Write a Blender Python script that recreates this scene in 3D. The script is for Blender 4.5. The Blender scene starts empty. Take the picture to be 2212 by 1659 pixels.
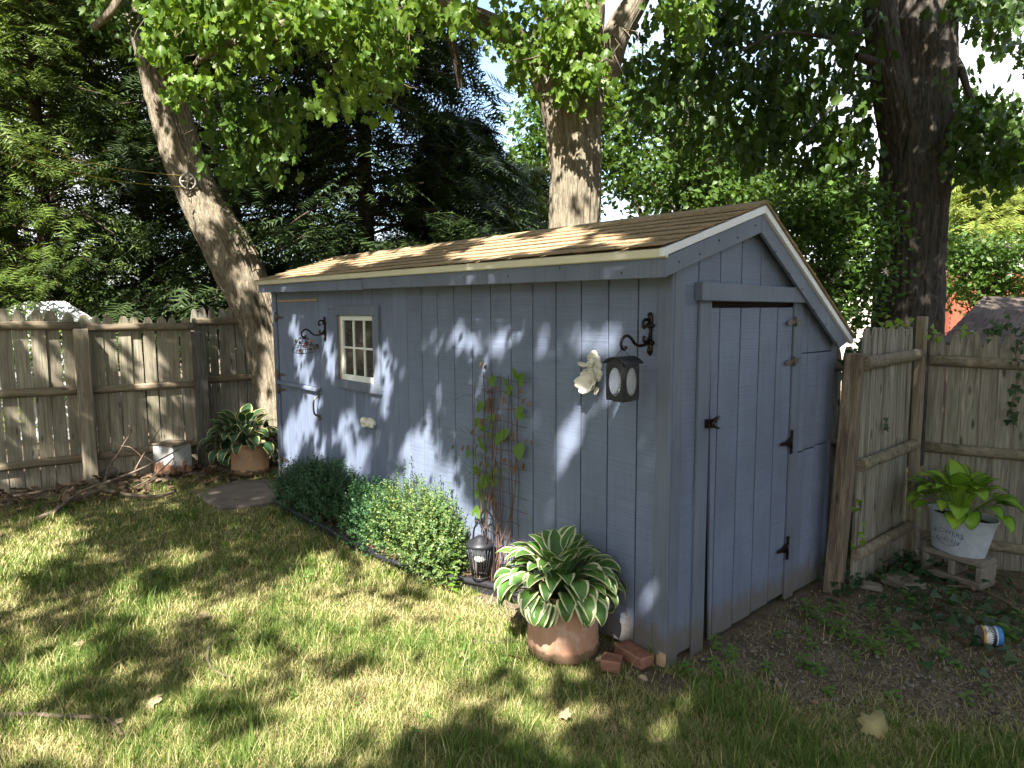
import bpy, math, random
import numpy as np
from mathutils import Vector, Matrix, noise

sc = bpy.context.scene
col = sc.collection
rng = np.random.default_rng(7)
random.seed(7)

# ------------------------------------------------------------------ camera
CAM = np.array([2.1107, -2.8547, 1.8647])
FPX = 2087.237 / 1.388788          # focal length for a 2212 px wide picture
YAW, PITCH, ROLL = -0.862615, 0.108201, -0.005789


def cam_axes():
    cy, sy, cp, sp = math.cos(YAW), math.sin(YAW), math.cos(PITCH), math.sin(PITCH)
    f = np.array([sy * cp, cy * cp, -sp]); r = np.array([cy, -sy, 0.0]); u = np.cross(r, f)
    c, s = math.cos(ROLL), math.sin(ROLL)
    return c * r + s * u, -s * r + c * u, f


RT, UP, FW = cam_axes()
cd = bpy.data.cameras.new("camera"); cam = bpy.data.objects.new("camera", cd); col.objects.link(cam)
cd.sensor_width = 36.0; cd.lens = 2087.237 / 3072 * 36.0; cd.clip_end = 600.0; cd.clip_start = 0.05
cam.matrix_world = Matrix(((RT[0], UP[0], -FW[0], CAM[0]), (RT[1], UP[1], -FW[1], CAM[1]),
                           (RT[2], UP[2], -FW[2], CAM[2]), (0, 0, 0, 1)))
sc.camera = cam

# ------------------------------------------------------------------ light
SUN = np.array([0.72, -1.0, 1.43]); SUN = SUN / np.linalg.norm(SUN)
world = bpy.data.worlds.new("World"); sc.world = world; world.use_nodes = True
wn = world.node_tree; bg = wn.nodes["Background"]
sky = wn.nodes.new("ShaderNodeTexSky"); sky.sky_type = 'NISHITA'; sky.sun_disc = False
sky.sun_elevation = math.asin(SUN[2]); sky.sun_rotation = math.atan2(SUN[0], SUN[1])
sky.air_density = 1.0; sky.dust_density = 2.0; sky.ozone_density = 1.0
wtc = wn.nodes.new("ShaderNodeTexCoord"); wno = wn.nodes.new("ShaderNodeTexNoise"); wno.inputs["Scale"].default_value = 2.6; wno.inputs["Detail"].default_value = 7.0
wra = wn.nodes.new("ShaderNodeValToRGB"); wra.color_ramp.elements[0].position = .42; wra.color_ramp.elements[1].position = .60
wmx = wn.nodes.new("ShaderNodeMixRGB"); wmx.inputs[2].default_value = (4.4, 4.5, 4.7, 1)          # broken white cloud over the clear sky
wn.links.new(wtc.outputs["Generated"], wno.inputs["Vector"]); wn.links.new(wno.outputs["Fac"], wra.inputs[0]); wn.links.new(wra.outputs[0], wmx.inputs[0])
wn.links.new(sky.outputs[0], wmx.inputs[1]); wn.links.new(wmx.outputs[0], bg.inputs[0]); bg.inputs[1].default_value = 0.105
sl = bpy.data.lights.new("sun", 'SUN'); sl.energy = 5.0; sl.angle = math.radians(0.53); sl.color = (1.0, 0.95, 0.86)
so = bpy.data.objects.new("sun", sl); col.objects.link(so)
so.rotation_euler = Vector(SUN).to_track_quat('Z', 'Y').to_euler(); so.location = (5, -7, 12)
sc.view_settings.view_transform = 'Standard'; sc.view_settings.look = 'None'
sc.view_settings.gamma = 1.0; sc.view_settings.use_curve_mapping = False
sc.view_settings.exposure = 2.2
sc.cycles.max_bounces = 5; sc.cycles.diffuse_bounces = 3; sc.cycles.glossy_bounces = 3
sc.cycles.transmission_bounces = 4; sc.cycles.transparent_max_bounces = 6


# ------------------------------------------------------------------ helpers: picture <-> place
def ray(x, y):
    return FW + RT * (x - 1106.0) / FPX - UP * (y - 829.5) / FPX


def on(x, y, ax, v):
    d = ray(x, y); return CAM + d * (v - CAM[ax]) / d[ax]


def gnd(x, y, z=0.0): return on(x, y, 2, z)
def wallp(x, y, v=0.0): return on(x, y, 1, v)
def gabp(x, y, v=0.0): return on(x, y, 0, v)
def deep(x, y, d): return CAM + ray(x, y) * d


def topx(P):
    d = np.atleast_2d(P) - CAM; z = d @ FW; z = np.where(np.abs(z) < 1e-6, 1e-6, z)
    return np.c_[1106.0 + FPX * (d @ RT) / z, 829.5 - FPX * (d @ UP) / z, z]


# ------------------------------------------------------------------ helpers: objects and meshes
def tag(o, label=None, cat=None, group=None, kind=None):
    if label: o["label"] = label
    if cat: o["category"] = cat
    if group: o["group"] = group
    if kind: o["kind"] = kind
    return o


def empty(name, loc, label=None, cat=None, group=None, rz=0.0):
    o = bpy.data.objects.new(name, None); col.objects.link(o); o.location = tuple(float(v) for v in loc)
    o.rotation_euler = (0, 0, rz); o.empty_display_size = 0.05
    return tag(o, label, cat, group)


def link(name, me, parent=None, m=None, loc=None):
    o = bpy.data.objects.new(name, me); col.objects.link(o)
    if m is not None and len(me.materials) == 0: me.materials.append(m)
    if parent is not None: o.parent = parent
    if loc is not None: o.location = tuple(float(v) for v in loc)
    return o


def npmesh(name, V, F, smooth=False, cols=None):
    V = np.ascontiguousarray(V, dtype=np.float32); F = np.ascontiguousarray(F, dtype=np.int32)
    me = bpy.data.meshes.new(name); k = F.shape[1]; n = len(F)
    me.vertices.add(len(V)); me.vertices.foreach_set("co", V.ravel())
    me.loops.add(n * k); me.loops.foreach_set("vertex_index", F.ravel())
    me.polygons.add(n); me.polygons.foreach_set("loop_start", np.arange(0, n * k, k, dtype=np.int32))
    if smooth: me.polygons.foreach_set("use_smooth", np.ones(n, dtype=bool))
    if cols is not None:
        a = me.color_attributes.new("tint", 'FLOAT_COLOR', 'POINT')
        c = np.ones((len(V), 4), dtype=np.float32); c[:, :cols.shape[1]] = cols
        a.data.foreach_set("color", c.ravel())
    me.update(calc_edges=True)
    return me


class MB:
    def __init__(s): s.v = []; s.f = []; s.sm = []

    def add(s, v, f, smooth=False):
        b = len(s.v); s.v += [tuple(float(c) for c in p) for p in v]
        s.f += [tuple(i + b for i in q) for q in f]; s.sm += [smooth] * len(f); return s

    def box(s, x0, x1, y0, y1, z0, z1):
        v = [(x, y, z) for z in (z0, z1) for y in (y0, y1) for x in (x0, x1)]
        return s.add(v, [(0, 2, 3, 1), (4, 5, 7, 6), (0, 1, 5, 4), (2, 6, 7, 3), (0, 4, 6, 2), (1, 3, 7, 5)])

    def obox(s, c, ax, ay, az):
        c, ax, ay, az = [np.array(q, float) for q in (c, ax, ay, az)]
        v = [c + i * ax + j * ay + k * az for k in (-1, 1) for j in (-1, 1) for i in (-1, 1)]
        return s.add(v, [(0, 2, 3, 1), (4, 5, 7, 6), (0, 1, 5, 4), (2, 6, 7, 3), (0, 4, 6, 2), (1, 3, 7, 5)])

    def prism(s, poly, ax, v0, v1):
        """poly of 2d points in the two axes other than ax, extruded along ax from v0 to v1"""
        n = len(poly); o = [i for i in range(3) if i != ax]; vv = []
        for w in (v0, v1):
            for a, b in poly:
                p = [0, 0, 0]; p[o[0]] = a; p[o[1]] = b; p[ax] = w; vv.append(p)
        f = [tuple(range(n - 1, -1, -1)), tuple(range(n, 2 * n))] + [(i, (i + 1) % n, n + (i + 1) % n, n + i) for i in range(n)]
        return s.add(vv, f)

    def tube(s, pts, rad, sides=8, caps=True, smooth=True, flat=(1, 1)):
        P = [np.array(p, float) for p in pts]; n = len(P)
        R = [rad] * n if np.isscalar(rad) else list(rad)
        T = [P[min(i + 1, n - 1)] - P[max(i - 1, 0)] for i in range(n)]
        T = [t / (np.linalg.norm(t) + 1e-9) for t in T]
        a = np.array([0, 0, 1.0]) if abs(T[0][2]) < .9 else np.array([1.0, 0, 0])
        nx = np.cross(T[0], a); nx /= np.linalg.norm(nx); v = []
        for i in range(n):
            nx = nx - T[i] * (nx @ T[i]); nx /= np.linalg.norm(nx) + 1e-9; ny = np.cross(T[i], nx)
            for k in range(sides):
                q = 2 * math.pi * k / sides
                v.append(P[i] + R[i] * (math.cos(q) * nx * flat[0] + math.sin(q) * ny * flat[1]))
        f = [(i * sides + k, i * sides + (k + 1) % sides, (i + 1) * sides + (k + 1) % sides, (i + 1) * sides + k)
             for i in range(n - 1) for k in range(sides)]
        s.add(v, f, smooth)
        if caps:
            b = len(s.v) - n * sides
            s.f += [tuple(b + k for k in range(sides - 1, -1, -1)), tuple(b + (n - 1) * sides + k for k in range(sides))]
            s.sm += [False, False]
        return s

    def lathe(s, prof, seg=32, c=(0, 0, 0), sx=1.0, sy=1.0, smooth=True):
        v = []; n = len(prof)
        for r, z in prof:
            for k in range(seg):
                q = 2 * math.pi * k / seg
                v.append((c[0] + sx * r * math.cos(q), c[1] + sy * r * math.sin(q), c[2] + z))
        f = [(i * seg + k, i * seg + (k + 1) % seg, (i + 1) * seg + (k + 1) % seg, (i + 1) * seg + k)
             for i in range(n - 1) for k in range(seg)]
        return s.add(v, f, smooth)

    def ball(s, c, r, seg=10, rings=6, sc3=(1, 1, 1)):
        v = []
        for i in range(rings + 1):
            t = math.pi * i / rings
            for k in range(seg):
                q = 2 * math.pi * k / seg
                v.append((c[0] + r * sc3[0] * math.sin(t) * math.cos(q), c[1] + r * sc3[1] * math.sin(t) * math.sin(q), c[2] + r * sc3[2] * math.cos(t)))
        f = [(i * seg + k, (i + 1) * seg + k, (i + 1) * seg + (k + 1) % seg, i * seg + (k + 1) % seg) for i in range(rings) for k in range(seg)]
        return s.add(v, f, True)

    def mesh(s, name):
        me = bpy.data.meshes.new(name); me.from_pydata(s.v, [], s.f)
        me.polygons.foreach_set("use_smooth", s.sm); me.update(); return me

    def build(s, name, m, parent=None, loc=None, bevel=0):
        o = link(name, s.mesh(name), parent, m, loc)
        if bevel:
            b = o.modifiers.new("bevel", 'BEVEL'); b.width = bevel; b.segments = 1; b.limit_method = 'ANGLE'
        return o


def smooth_path(pts, n):
    P = [np.array(p, float) for p in pts]; P = [2 * P[0] - P[1]] + P + [2 * P[-1] - P[-2]]; out = []
    m = len(P) - 3
    for i in range(n):
        t = i / (n - 1) * m; k = min(int(t), m - 1); t -= k
        a, b, c, d = P[k:k + 4]
        out.append(.5 * (2 * b + (c - a) * t + (2 * a - 5 * b + 4 * c - d) * t * t + (3 * b - a - 3 * c + d) * t ** 3))
    return out


def nz(x, y, z=0.0): return noise.noise((float(x), float(y), float(z)))


# ------------------------------------------------------------------ helpers: materials
class NT:
    def __init__(s, name):
        s.m = bpy.data.materials.new(name); s.m.use_nodes = True; s.t = s.m.node_tree
        s.out = s.t.nodes["Material Output"]; s.b = s.t.nodes["Principled BSDF"]

    def n(s, kind, props=None, **inp):
        nd = s.t.nodes.new("ShaderNode" + kind)
        for k, v in (props or {}).items(): setattr(nd, k, v)
        for k, v in inp.items():
            key = int(k[1:]) if k[0] == 'i' and k[1:].isdigit() else k.replace("_", " ")
            s.set(nd.inputs[key], v)
        return nd

    def set(s, sock, v):
        if isinstance(v, bpy.types.NodeSocket): s.t.links.new(v, sock)
        elif isinstance(v, bpy.types.Node): s.t.links.new(v.outputs[0], sock)
        else: sock.default_value = v

    def coord(s, scale=(1, 1, 1), which="Object", rnd=True):
        tc = s.n("TexCoord"); v = tc.outputs[which]
        if rnd:
            oi = s.n("ObjectInfo"); q = s.n("VectorMath", {"operation": 'SCALE'}); s.set(q.inputs[0], (17.3, 9.1, 23.7)); s.set(q.inputs[3], oi.outputs["Random"])
            a = s.n("VectorMath", {"operation": 'ADD'}); s.set(a.inputs[0], v); s.set(a.inputs[1], q.outputs[0]); v = a.outputs[0]
        mp = s.n("Mapping"); s.set(mp.inputs[0], v); mp.inputs["Scale"].default_value = scale
        return mp.outputs[0]

    def noise(s, vec, scale=1.0, detail=4.0, rough=.55, dist=0.0):
        nd = s.n("TexNoise"); s.set(nd.inputs["Vector"], vec)
        nd.inputs["Scale"].default_value = scale; nd.inputs["Detail"].default_value = detail
        nd.inputs["Roughness"].default_value = rough; nd.inputs["Distortion"].default_value = dist
        return nd.outputs["Fac"]

    def ramp(s, fac, stops, interp='LINEAR'):
        nd = s.n("ValToRGB"); s.set(nd.inputs[0], fac); cr = nd.color_ramp; cr.interpolation = interp
        while len(cr.elements) > 1: cr.elements.remove(cr.elements[-1])
        for i, (p, c) in enumerate(stops):
            e = cr.elements[0] if i == 0 else cr.elements.new(p)
            e.position = p; e.color = (c[0], c[1], c[2], 1) if not np.isscalar(c) else (c, c, c, 1)
        return nd.outputs[0]

    def mix(s, fac, a, b, mode='MIX'):
        nd = s.n("MixRGB", {"blend_type": mode})
        for i, v in enumerate((fac, a, b)):
            if isinstance(v, tuple) and len(v) == 3: v = v + (1,)
            s.set(nd.inputs[i], v)
        return nd.outputs[0]

    def math(s, op, a, b=0.0):
        nd = s.n("Math", {"operation": op}); s.set(nd.inputs[0], a); s.set(nd.inputs[1], b); return nd.outputs[0]

    def bump(s, h, strength=.4, dist=.01):
        nd = s.n("Bump"); s.set(nd.inputs["Height"], h); nd.inputs["Strength"].default_value = strength; nd.inputs["Distance"].default_value = dist
        s.set(s.b.inputs["Normal"], nd.outputs[0]); return nd

    def rnd(s): return s.n("ObjectInfo").outputs["Random"]

    def fin(s, color=None, rough=None, metal=None, spec=None):
        if color is not None: s.set(s.b.inputs["Base Color"], color + (1,) if isinstance(color, tuple) and len(color) == 3 else color)
        if rough is not None: s.set(s.b.inputs["Roughness"], rough)
        if metal is not None: s.b.inputs["Metallic"].default_value = metal
        if spec is not None: s.b.inputs["Specular IOR Level"].default_value = spec
        return s.m


def paint(name, base, saw):
    t = NT(name); fine = t.noise(t.coord((2.2, 2.2, 150)), 1.0, 3, .6) if saw else t.noise(t.coord((90, 90, 2.5)), 1.0, 4, .6)
    big = t.noise(t.coord((1.5, 1.5, 1.2)), 2.0, 4, .6)
    c = t.mix(t.ramp(big, [(.3, 0.0), (.7, 1.0)]), tuple(v * .84 for v in base), tuple(min(1, v * 1.13) for v in base))
    run = t.noise(t.coord((22, 22, 1.4)), 1.3, 5, .65)
    c = t.mix(t.math('MULTIPLY', t.ramp(run, [(.52, 0.0), (.72, 1.0)]), .30), c, tuple(v * .62 for v in base))
    c = t.mix(t.math('MULTIPLY', t.ramp(fine, [(.38, 1.0), (.5, 0.0)]), .35), c, tuple(v * .6 for v in base))
    wear = t.noise(t.coord((14, 14, 5)), 3.0, 5, .7)
    c = t.mix(t.math('MULTIPLY', t.ramp(wear, [(.70, 0.0), (.76, 1.0)]), .35), c, (.34, .36, .42))
    # grime splashed up from the soil at the foot of the boards
    geo = t.n("NewGeometry"); sp = t.n("SeparateXYZ"); t.set(sp.inputs[0], geo.outputs["Position"])
    sp_n = t.noise(t.coord((9, 9, 3), "Object"), 2.0, 4)
    foot = t.math('ADD', sp.outputs[2], t.math('MULTIPLY', sp_n, -.26))
    c = t.mix(t.math('MULTIPLY', t.ramp(foot, [(0.0, .85), (.10, 0.0)]), .85), c, (.13, .105, .07))
    t.bump(fine, .55 if saw else .3, .004 if saw else .002)
    return t.fin(c, .62, spec=.35)


def wood(name, a, b, dark, green=0.0, axis=2):
    t = NT(name); s = [26, 26, 26]; s[axis] = 1.1
    gr = t.noise(t.coord(tuple(v * 1.5 for v in s)), 1.6, 6, .68, .9)
    s2 = [6, 6, 6]; s2[axis] = .5
    band = t.noise(t.coord(tuple(s2)), 2.2, 4, .6, 1.2)
    c = t.mix(t.ramp(gr, [(.36, 0.0), (.60, 1.0)]), tuple(v * 1.12 for v in a), tuple(v * .72 for v in b))
    c = t.mix(t.ramp(band, [(.36, .55), (.5, 0.0)]), c, dark)
    s3 = [11, 11, 11]; s3[axis] = 3.2
    vo = t.n("TexVoronoi"); t.set(vo.inputs["Vector"], t.coord(tuple(s3))); vo.inputs["Scale"].default_value = 1.0
    c = t.mix(t.ramp(vo.outputs["Distance"], [(.07, .9), (.17, 0.0)]), c, tuple(v * .35 for v in dark))
    if green:
        st = t.noise(t.coord((2, 2, .7)), 2.0, 4)
        c = t.mix(t.math('MULTIPLY', t.ramp(st, [(.5, 0.0), (.7, 1.0)]), green), c, (.085, .10, .05))
    c = t.mix(t.math('MULTIPLY', t.rnd(), .42), c, tuple(v * .5 for v in b), 'MIX')
    t.bump(gr, .5, .004)
    return t.fin(c, .85, spec=.2)


def leafmat(name, c1, c2, trans=.35, gloss=.5, c3=None):
    """thin leaf: reflects and lets light through, tint varies from leaf to leaf"""
    t = NT(name); g = t.n("NewGeometry"); r = g.outputs["Random Per Island"]
    stops = [(0.0, c1), (1.0, c2)] if c3 is None else [(0.0, c1), (.86, c2), (.94, c3)]
    c = t.ramp(r, stops)
    n = t.noise(t.coord((1, 1, 1), "Object", False), .9, 2)
    c = t.mix(t.ramp(n, [(.35, .28), (.65, 0.0)]), c, tuple(v * .45 for v in c1))
    t.fin(c, gloss, spec=.35)
    tr = t.n("BsdfTranslucent"); t.set(tr.inputs[0], t.mix(1.0, c, (1.25, 1.2, .5), 'MULTIPLY'))
    mx = t.n("MixShader"); mx.inputs[0].default_value = trans
    t.set(mx.inputs[1], t.b.outputs[0]); t.set(mx.inputs[2], tr.outputs[0]); t.t.links.new(mx.outputs[0], t.out.inputs[0])
    return t.m


def bark(name, a, b, lich=(.22, .22, .17)):
    t = NT(name); gr = t.noise(t.coord((24, 24, 4.0)), 1.5, 7, .65, .8)
    fine = t.noise(t.coord((40, 40, 14)), 1.5, 4, .6)
    c = t.mix(t.ramp(gr, [(.34, 0.0), (.62, 1.0)]), tuple(v * .5 for v in a), b)
    c = t.mix(t.math('MULTIPLY', fine, .45), c, a)
    l = t.noise(t.coord((3, 3, 2)), 2.0, 4)
    c = t.mix(t.math('MULTIPLY', t.ramp(l, [(.55, 0.0), (.7, 1.0)]), .4), c, lich)
    hs = t.math('ADD', gr, t.math('MULTIPLY', fine, .4)); t.bump(hs, .9, .02)
    return t.fin(c, .92, spec=.15)


def plain(name, c, rough=.6, metal=0.0, var=.25, sc_=8.0, bump=.15, spec=.4, c2=None):
    t = NT(name); n = t.noise(t.coord((sc_, sc_, sc_)), 1.0, 6, .62)
    cc = t.mix(t.ramp(n, [(.3, 0.0), (.7, 1.0)]), tuple(v * (1 - var) for v in c), c2 or tuple(min(1, v * (1 + var)) for v in c))
    if bump: t.bump(n, bump, .01)
    return t.fin(cc, rough, metal, spec)


BLUE = (.162, .195, .276)
m_saw = paint("rough sawn blue paint", BLUE, True)
m_plank = paint("smooth blue paint", BLUE, False)
m_trim = paint("trim blue paint", (.146, .170, .224), False)
m_cream = plain("cream painted metal", (.74, .71, .56), .45, 0, .06, 4, .05)
m_white = plain("white painted metal", (.74, .76, .78), .4, 0, .05, 4, .05)
m_sash = plain("white window paint", (.78, .79, .72), .5, 0, .06, 12, .1)
m_dark = plain("dark shed inside", (.012, .011, .010), .95, 0, .3, 5, 0)
m_iron = plain("black cast iron", (.018, .016, .016), .32, .75, .4, 30, .2, c2=(.05, .035, .028))
m_black = plain("black sheet metal", (.030, .031, .036), .45, .35, .2, 18, .1)
m_steel = plain("galvanized hinge steel", (.42, .38, .31), .45, .6, .5, 40, .3, c2=(.10, .08, .06))
m_rawwood = plain("bare pale wood", (.42, .30, .17), .8, 0, .2, 14, .2)
m_ivory = plain("ivory cast resin", (.66, .63, .52), .55, 0, .10, 9, .15)
m_terra = None
def terra(name, a, b):
    t = NT(name); n1 = t.noise(t.coord((4, 4, 4)), 1, 6, .65); n2 = t.noise(t.coord((17, 17, 11)), 1, 5, .7); z = t.n("SeparateXYZ"); t.set(z.inputs[0], t.n("TexCoord").outputs["Object"])
    c = t.mix(t.ramp(n1, [(.35, 0.0), (.65, 1.0)]), a, b)
    c = t.mix(t.math('MULTIPLY', t.ramp(n2, [(.52, 0.0), (.68, 1.0)]), .45), c, (.62, .52, .44))
    c = t.mix(t.ramp(t.math('ADD', z.outputs[2], t.math('MULTIPLY', n2, -.12)), [(-.03, .8), (.02, 0.0)]), c, (.13, .085, .05))
    c = t.mix(t.math('MULTIPLY', t.ramp(n1, [(.62, 0.0), (.72, 1.0)]), .35), c, (.20, .13, .08))
    t.bump(n2, .12, .006); return t.fin(c, .88, spec=.2)
m_terra = terra("weathered terracotta", (.41, .215, .135), (.50, .30, .20))
m_terra2 = terra("tan terracotta", (.46, .27, .145), (.54, .34, .20))
m_unused = plain("tan clay", (.50, .29, .15), .85, 0, .14, 5, .1, .2)
m_soil = plain("potting soil", (.055, .038, .026), .95, 0, .5, 40, .8)
m_brick = plain("old red brick", (.26, .125, .085), .9, 0, .3, 22, .5, .2)
m_conc = plain("grey concrete block", (.20, .18, .15), .95, 0, .25, 26, .6, .15)
m_zinc = plain("bluish zinc tub", (.44, .49, .56), .5, .1, .16, 16, .08)
m_wire = plain("rusty trellis wire", (.115, .06, .045), .8, .3, .3, 40, .2)
m_stem = plain("brown vine stem", (.13, .075, .05), .85, 0, .3, 30, .3)
m_gstem = plain("green stem", (.12, .20, .06), .6, 0, .2, 30, .1)
m_twig = plain("dead grey twig", (.15, .115, .085), .9, 0, .4, 22, .5, .15)
m_rope = plain("yellow rope", (.34, .27, .05), .7, 0, .15, 60, .1)
m_plastic = plain("black plastic edging", (.022, .022, .027), .38, 0, .2, 8, .1)
m_stone = plain("mossy field stone", (.19, .165, .13), .92, 0, .35, 9, .6)
m_slab = plain("earth stained slab", (.125, .10, .08), .9, 0, .3, 6, .3)

t = NT("tan asphalt shingle"); g1 = t.noise(t.coord((230, 230, 230)), 1, 2); g2 = t.noise(t.coord((5, 5, 5)), 1, 4)
c = t.mix(t.ramp(g1, [(.36, 0.0), (.62, 1.0)]), (.20, .145, .085), (.50, .375, .23)); c = t.mix(t.ramp(g2, [(.35, .30), (.6, 0.0)]), c, (.17, .12, .075))
c = t.mix(t.math('MULTIPLY', t.rnd(), .35), c, (.26, .18, .105)); t.bump(g1, .6, .004); m_shing = t.fin(c, .95, spec=.1)
t = NT("dark brown shingle"); g1 = t.noise(t.coord((120, 120, 120)), 1, 2)
c = t.mix(g1, (.035, .028, .025), (.09, .072, .062)); c = t.mix(t.math('MULTIPLY', t.rnd(), .6), c, (.13, .105, .09)); t.bump(g1, .5, .004); m_shingd = t.fin(c, .95, spec=.1)

m_fence = wood("weathered cedar pickets", (.42, .37, .275), (.31, .275, .21), (.17, .13, .09), .5)
m_rail = wood("weathered rail", (.31, .25, .17), (.21, .17, .12), (.09, .062, .042), .3, 1)
m_post = wood("weathered post", (.38, .325, .235), (.27, .23, .17), (.11, .08, .055), .35)
m_gpost = wood("dark grey post", (.17, .155, .14), (.105, .095, .085), (.06, .05, .045), .2)
m_fencer = wood("grey stockade pickets", (.37, .345, .285), (.26, .24, .20), (.085, .075, .066), .35)
m_railr = wood("grey half round rail", (.30, .26, .19), (.215, .185, .14), (.10, .08, .06), .3, 0)
m_brownpost = wood("brown timber", (.27, .215, .16), (.17, .135, .10), (.06, .042, .03), .1)

m_barkL = bark("furrowed maple bark", (.13, .105, .075), (.29, .245, .18))
m_barkC = bark("grey brown maple bark", (.15, .125, .09), (.27, .235, .175))
m_barkR = bark("dark oak bark", (.045, .038, .031), (.095, .082, .068), (.10, .095, .085))
m_barkD = bark("dark conifer bark", (.07, .05, .038), (.12, .09, .07), (.08, .07, .055))

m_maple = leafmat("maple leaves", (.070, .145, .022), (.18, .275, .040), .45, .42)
m_mapleShade = leafmat("shaded maple leaves", (.050, .110, .020), (.11, .19, .035), .42, .45)  # darker copy of the maple leaf, semi-shade put into its colour
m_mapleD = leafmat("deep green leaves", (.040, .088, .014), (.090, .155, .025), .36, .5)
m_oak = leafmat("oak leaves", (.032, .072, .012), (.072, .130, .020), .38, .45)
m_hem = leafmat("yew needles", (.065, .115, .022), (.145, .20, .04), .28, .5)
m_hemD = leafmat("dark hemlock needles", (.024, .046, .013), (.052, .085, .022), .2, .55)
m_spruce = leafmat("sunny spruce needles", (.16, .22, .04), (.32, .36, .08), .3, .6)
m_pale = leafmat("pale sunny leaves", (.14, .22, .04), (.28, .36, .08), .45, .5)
m_shrub = leafmat("rose bush leaves", (.045, .10, .016), (.10, .18, .028), .35, .5)
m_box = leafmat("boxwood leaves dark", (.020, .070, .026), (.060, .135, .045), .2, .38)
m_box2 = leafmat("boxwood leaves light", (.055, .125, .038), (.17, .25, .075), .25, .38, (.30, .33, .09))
m_weed = leafmat("weed leaves", (.09, .20, .035), (.19, .33, .07), .4, .5)
m_ivy = leafmat("ivy leaves", (.018, .052, .020), (.05, .10, .036), .2, .35)
m_ivyl = leafmat("young ivy leaves", (.13, .25, .035), (.23, .36, .06), .4, .4)
m_vine = leafmat("clematis leaves", (.09, .19, .025), (.20, .34, .05), .45, .45)
m_dry = leafmat("dry brown leaves", (.085, .052, .032), (.20, .135, .085), .15, .8)
m_drytan = leafmat("dry tan leaves", (.26, .195, .115), (.42, .33, .21), .2, .8)
m_shade = leafmat("canopy leaves", (.04, .10, .02), (.09, .17, .03), .3, .5)
m_pink = leafmat("pale pink petals", (.55, .42, .50), (.75, .62, .68), .4, .6)
# ================================================================== ground
XL, YB = -5.03, 1.78               # shed: x from XL to 0, y from 0 to YB


def soilmask(x, y):
    """0 lawn .. 1 bare earth"""
    n = .5 * np.sin(3.1 * x + 1.7 * y) + .5 * np.sin(5.3 * y - 2.2 * x + 1.0) + .4 * np.sin(9 * x + 7 * y)
    d = (y - (0.10 + 0.34 * x)) * 2.2 + .35 * n
    a = np.clip(d + .35, 0, 1) * (x > -.15) * np.clip((x + .15) / .2, 0, 1)
    b = np.clip((-5.95 - x) / .5 + .3 * n + .3, 0, 1)                      # litter strip by the left fence
    c = np.clip(1 - (np.abs(y + .12) / .22), 0, 1) * (x < .2) * (x > -1.4)   # foot of the front wall
    return np.clip(np.maximum(np.maximum(a, b), c * .9), 0, 1)


def bedmask(x, y):
    yb = np.where(x < -2.2, -.36, -.36 + (x + 2.2) * .30)
    return (x > -4.33) & (x < -1.28) & (y > yb) & (y < .02)


fx = np.concatenate([np.array([-300, -120, -60, -30, -18, -12, -9]), np.arange(-7.6, 2.6, .05), np.array([3, 5, 9, 15, 30, 60, 120, 300])])
fy = np.concatenate([np.array([-300, -120, -60, -30, -15, -8, -5]), np.arange(-3.4, 3.6, .05), np.array([4, 6, 9, 15, 30, 60, 120, 300])])
GX, GY = np.meshgrid(fx, fy); H = np.zeros_like(GX)
inner = (GX > -7.4) & (GX < 2.5) & (GY > -3.3) & (GY < 3.4)
H[inner] = [.012 * nz(a * 3.1, b * 3.1) + .006 * nz(a * 9, b * 9, 4) - .008 for a, b in zip(GX[inner], GY[inner])]
near_shed = (GX > XL - .15) & (GX < .12) & (GY > -.12) & (GY < YB + .1)
H[near_shed] = -.012
V = np.c_[GX.ravel(), GY.ravel(), H.ravel()]; ny, nx = GX.shape
I = np.arange(nx * ny).reshape(ny, nx)
F = np.c_[I[:-1, :-1].ravel(), I[:-1, 1:].ravel(), I[1:, 1:].ravel(), I[1:, :-1].ravel()]
S = soilmask(V[:, 0], V[:, 1])
t = NT("lawn ground"); va = t.n("VertexColor", {"layer_name": "tint"}); sep = t.n("SeparateColor"); t.set(sep.inputs[0], va.outputs[0])
a = t.noise(t.coord((60, 60, 60), "Object", False), 1, 5, .7); b = t.noise(t.coord((5, 5, 5), "Object", False), 1, 4, .6)
lawn_c = t.mix(t.ramp(a, [(.35, 0.0), (.65, 1.0)]), (.075, .068, .026), (.32, .265, .125)); lawn_c = t.mix(t.ramp(b, [(.4, .45), (.6, 0.0)]), lawn_c, (.045, .060, .016))
soil_c = t.mix(t.ramp(a, [(.32, 0.0), (.68, 1.0)]), (.095, .073, .053), (.25, .195, .145)); soil_c = t.mix(t.ramp(b, [(.45, 0.0), (.62, .7)]), soil_c, (.085, .066, .045))
c = t.mix(t.ramp(t.math('ADD', sep.outputs[0], t.math('MULTIPLY', t.math('SUBTRACT', a, .5), .5)), [(.3, 0.0), (.6, 1.0)]), lawn_c, soil_c)
t.bump(a, .9, .02); m_ground = t.fin(c, .95, spec=.1)
lawn = link("lawn", npmesh("lawn", V, F, True, np.c_[S, S, S]), None, m_ground); tag(lawn, "patchy lawn and bare soil of the back yard", "lawn", kind="structure")

# ================================================================== shed
shed = empty("garden_shed", (0, 0, 0), "slate blue wooden garden shed with tan shingle roof and white edging", "shed")


def board(name, poly, ax, v0, v1, m, parent=shed, bev=.0025):
    return MB().prism(poly, ax, v0, v1).build(name, m, parent, bevel=bev)


def fb(name, x0, x1, z0, z1, m, parent=shed, y0=0.0, y1=.012, bev=.0025):       # board in the front wall
    return board(name, [(x0, z0), (x1, z0), (x1, z1), (x0, z1)], 1, y0, y1, m, parent, bev)


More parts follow.
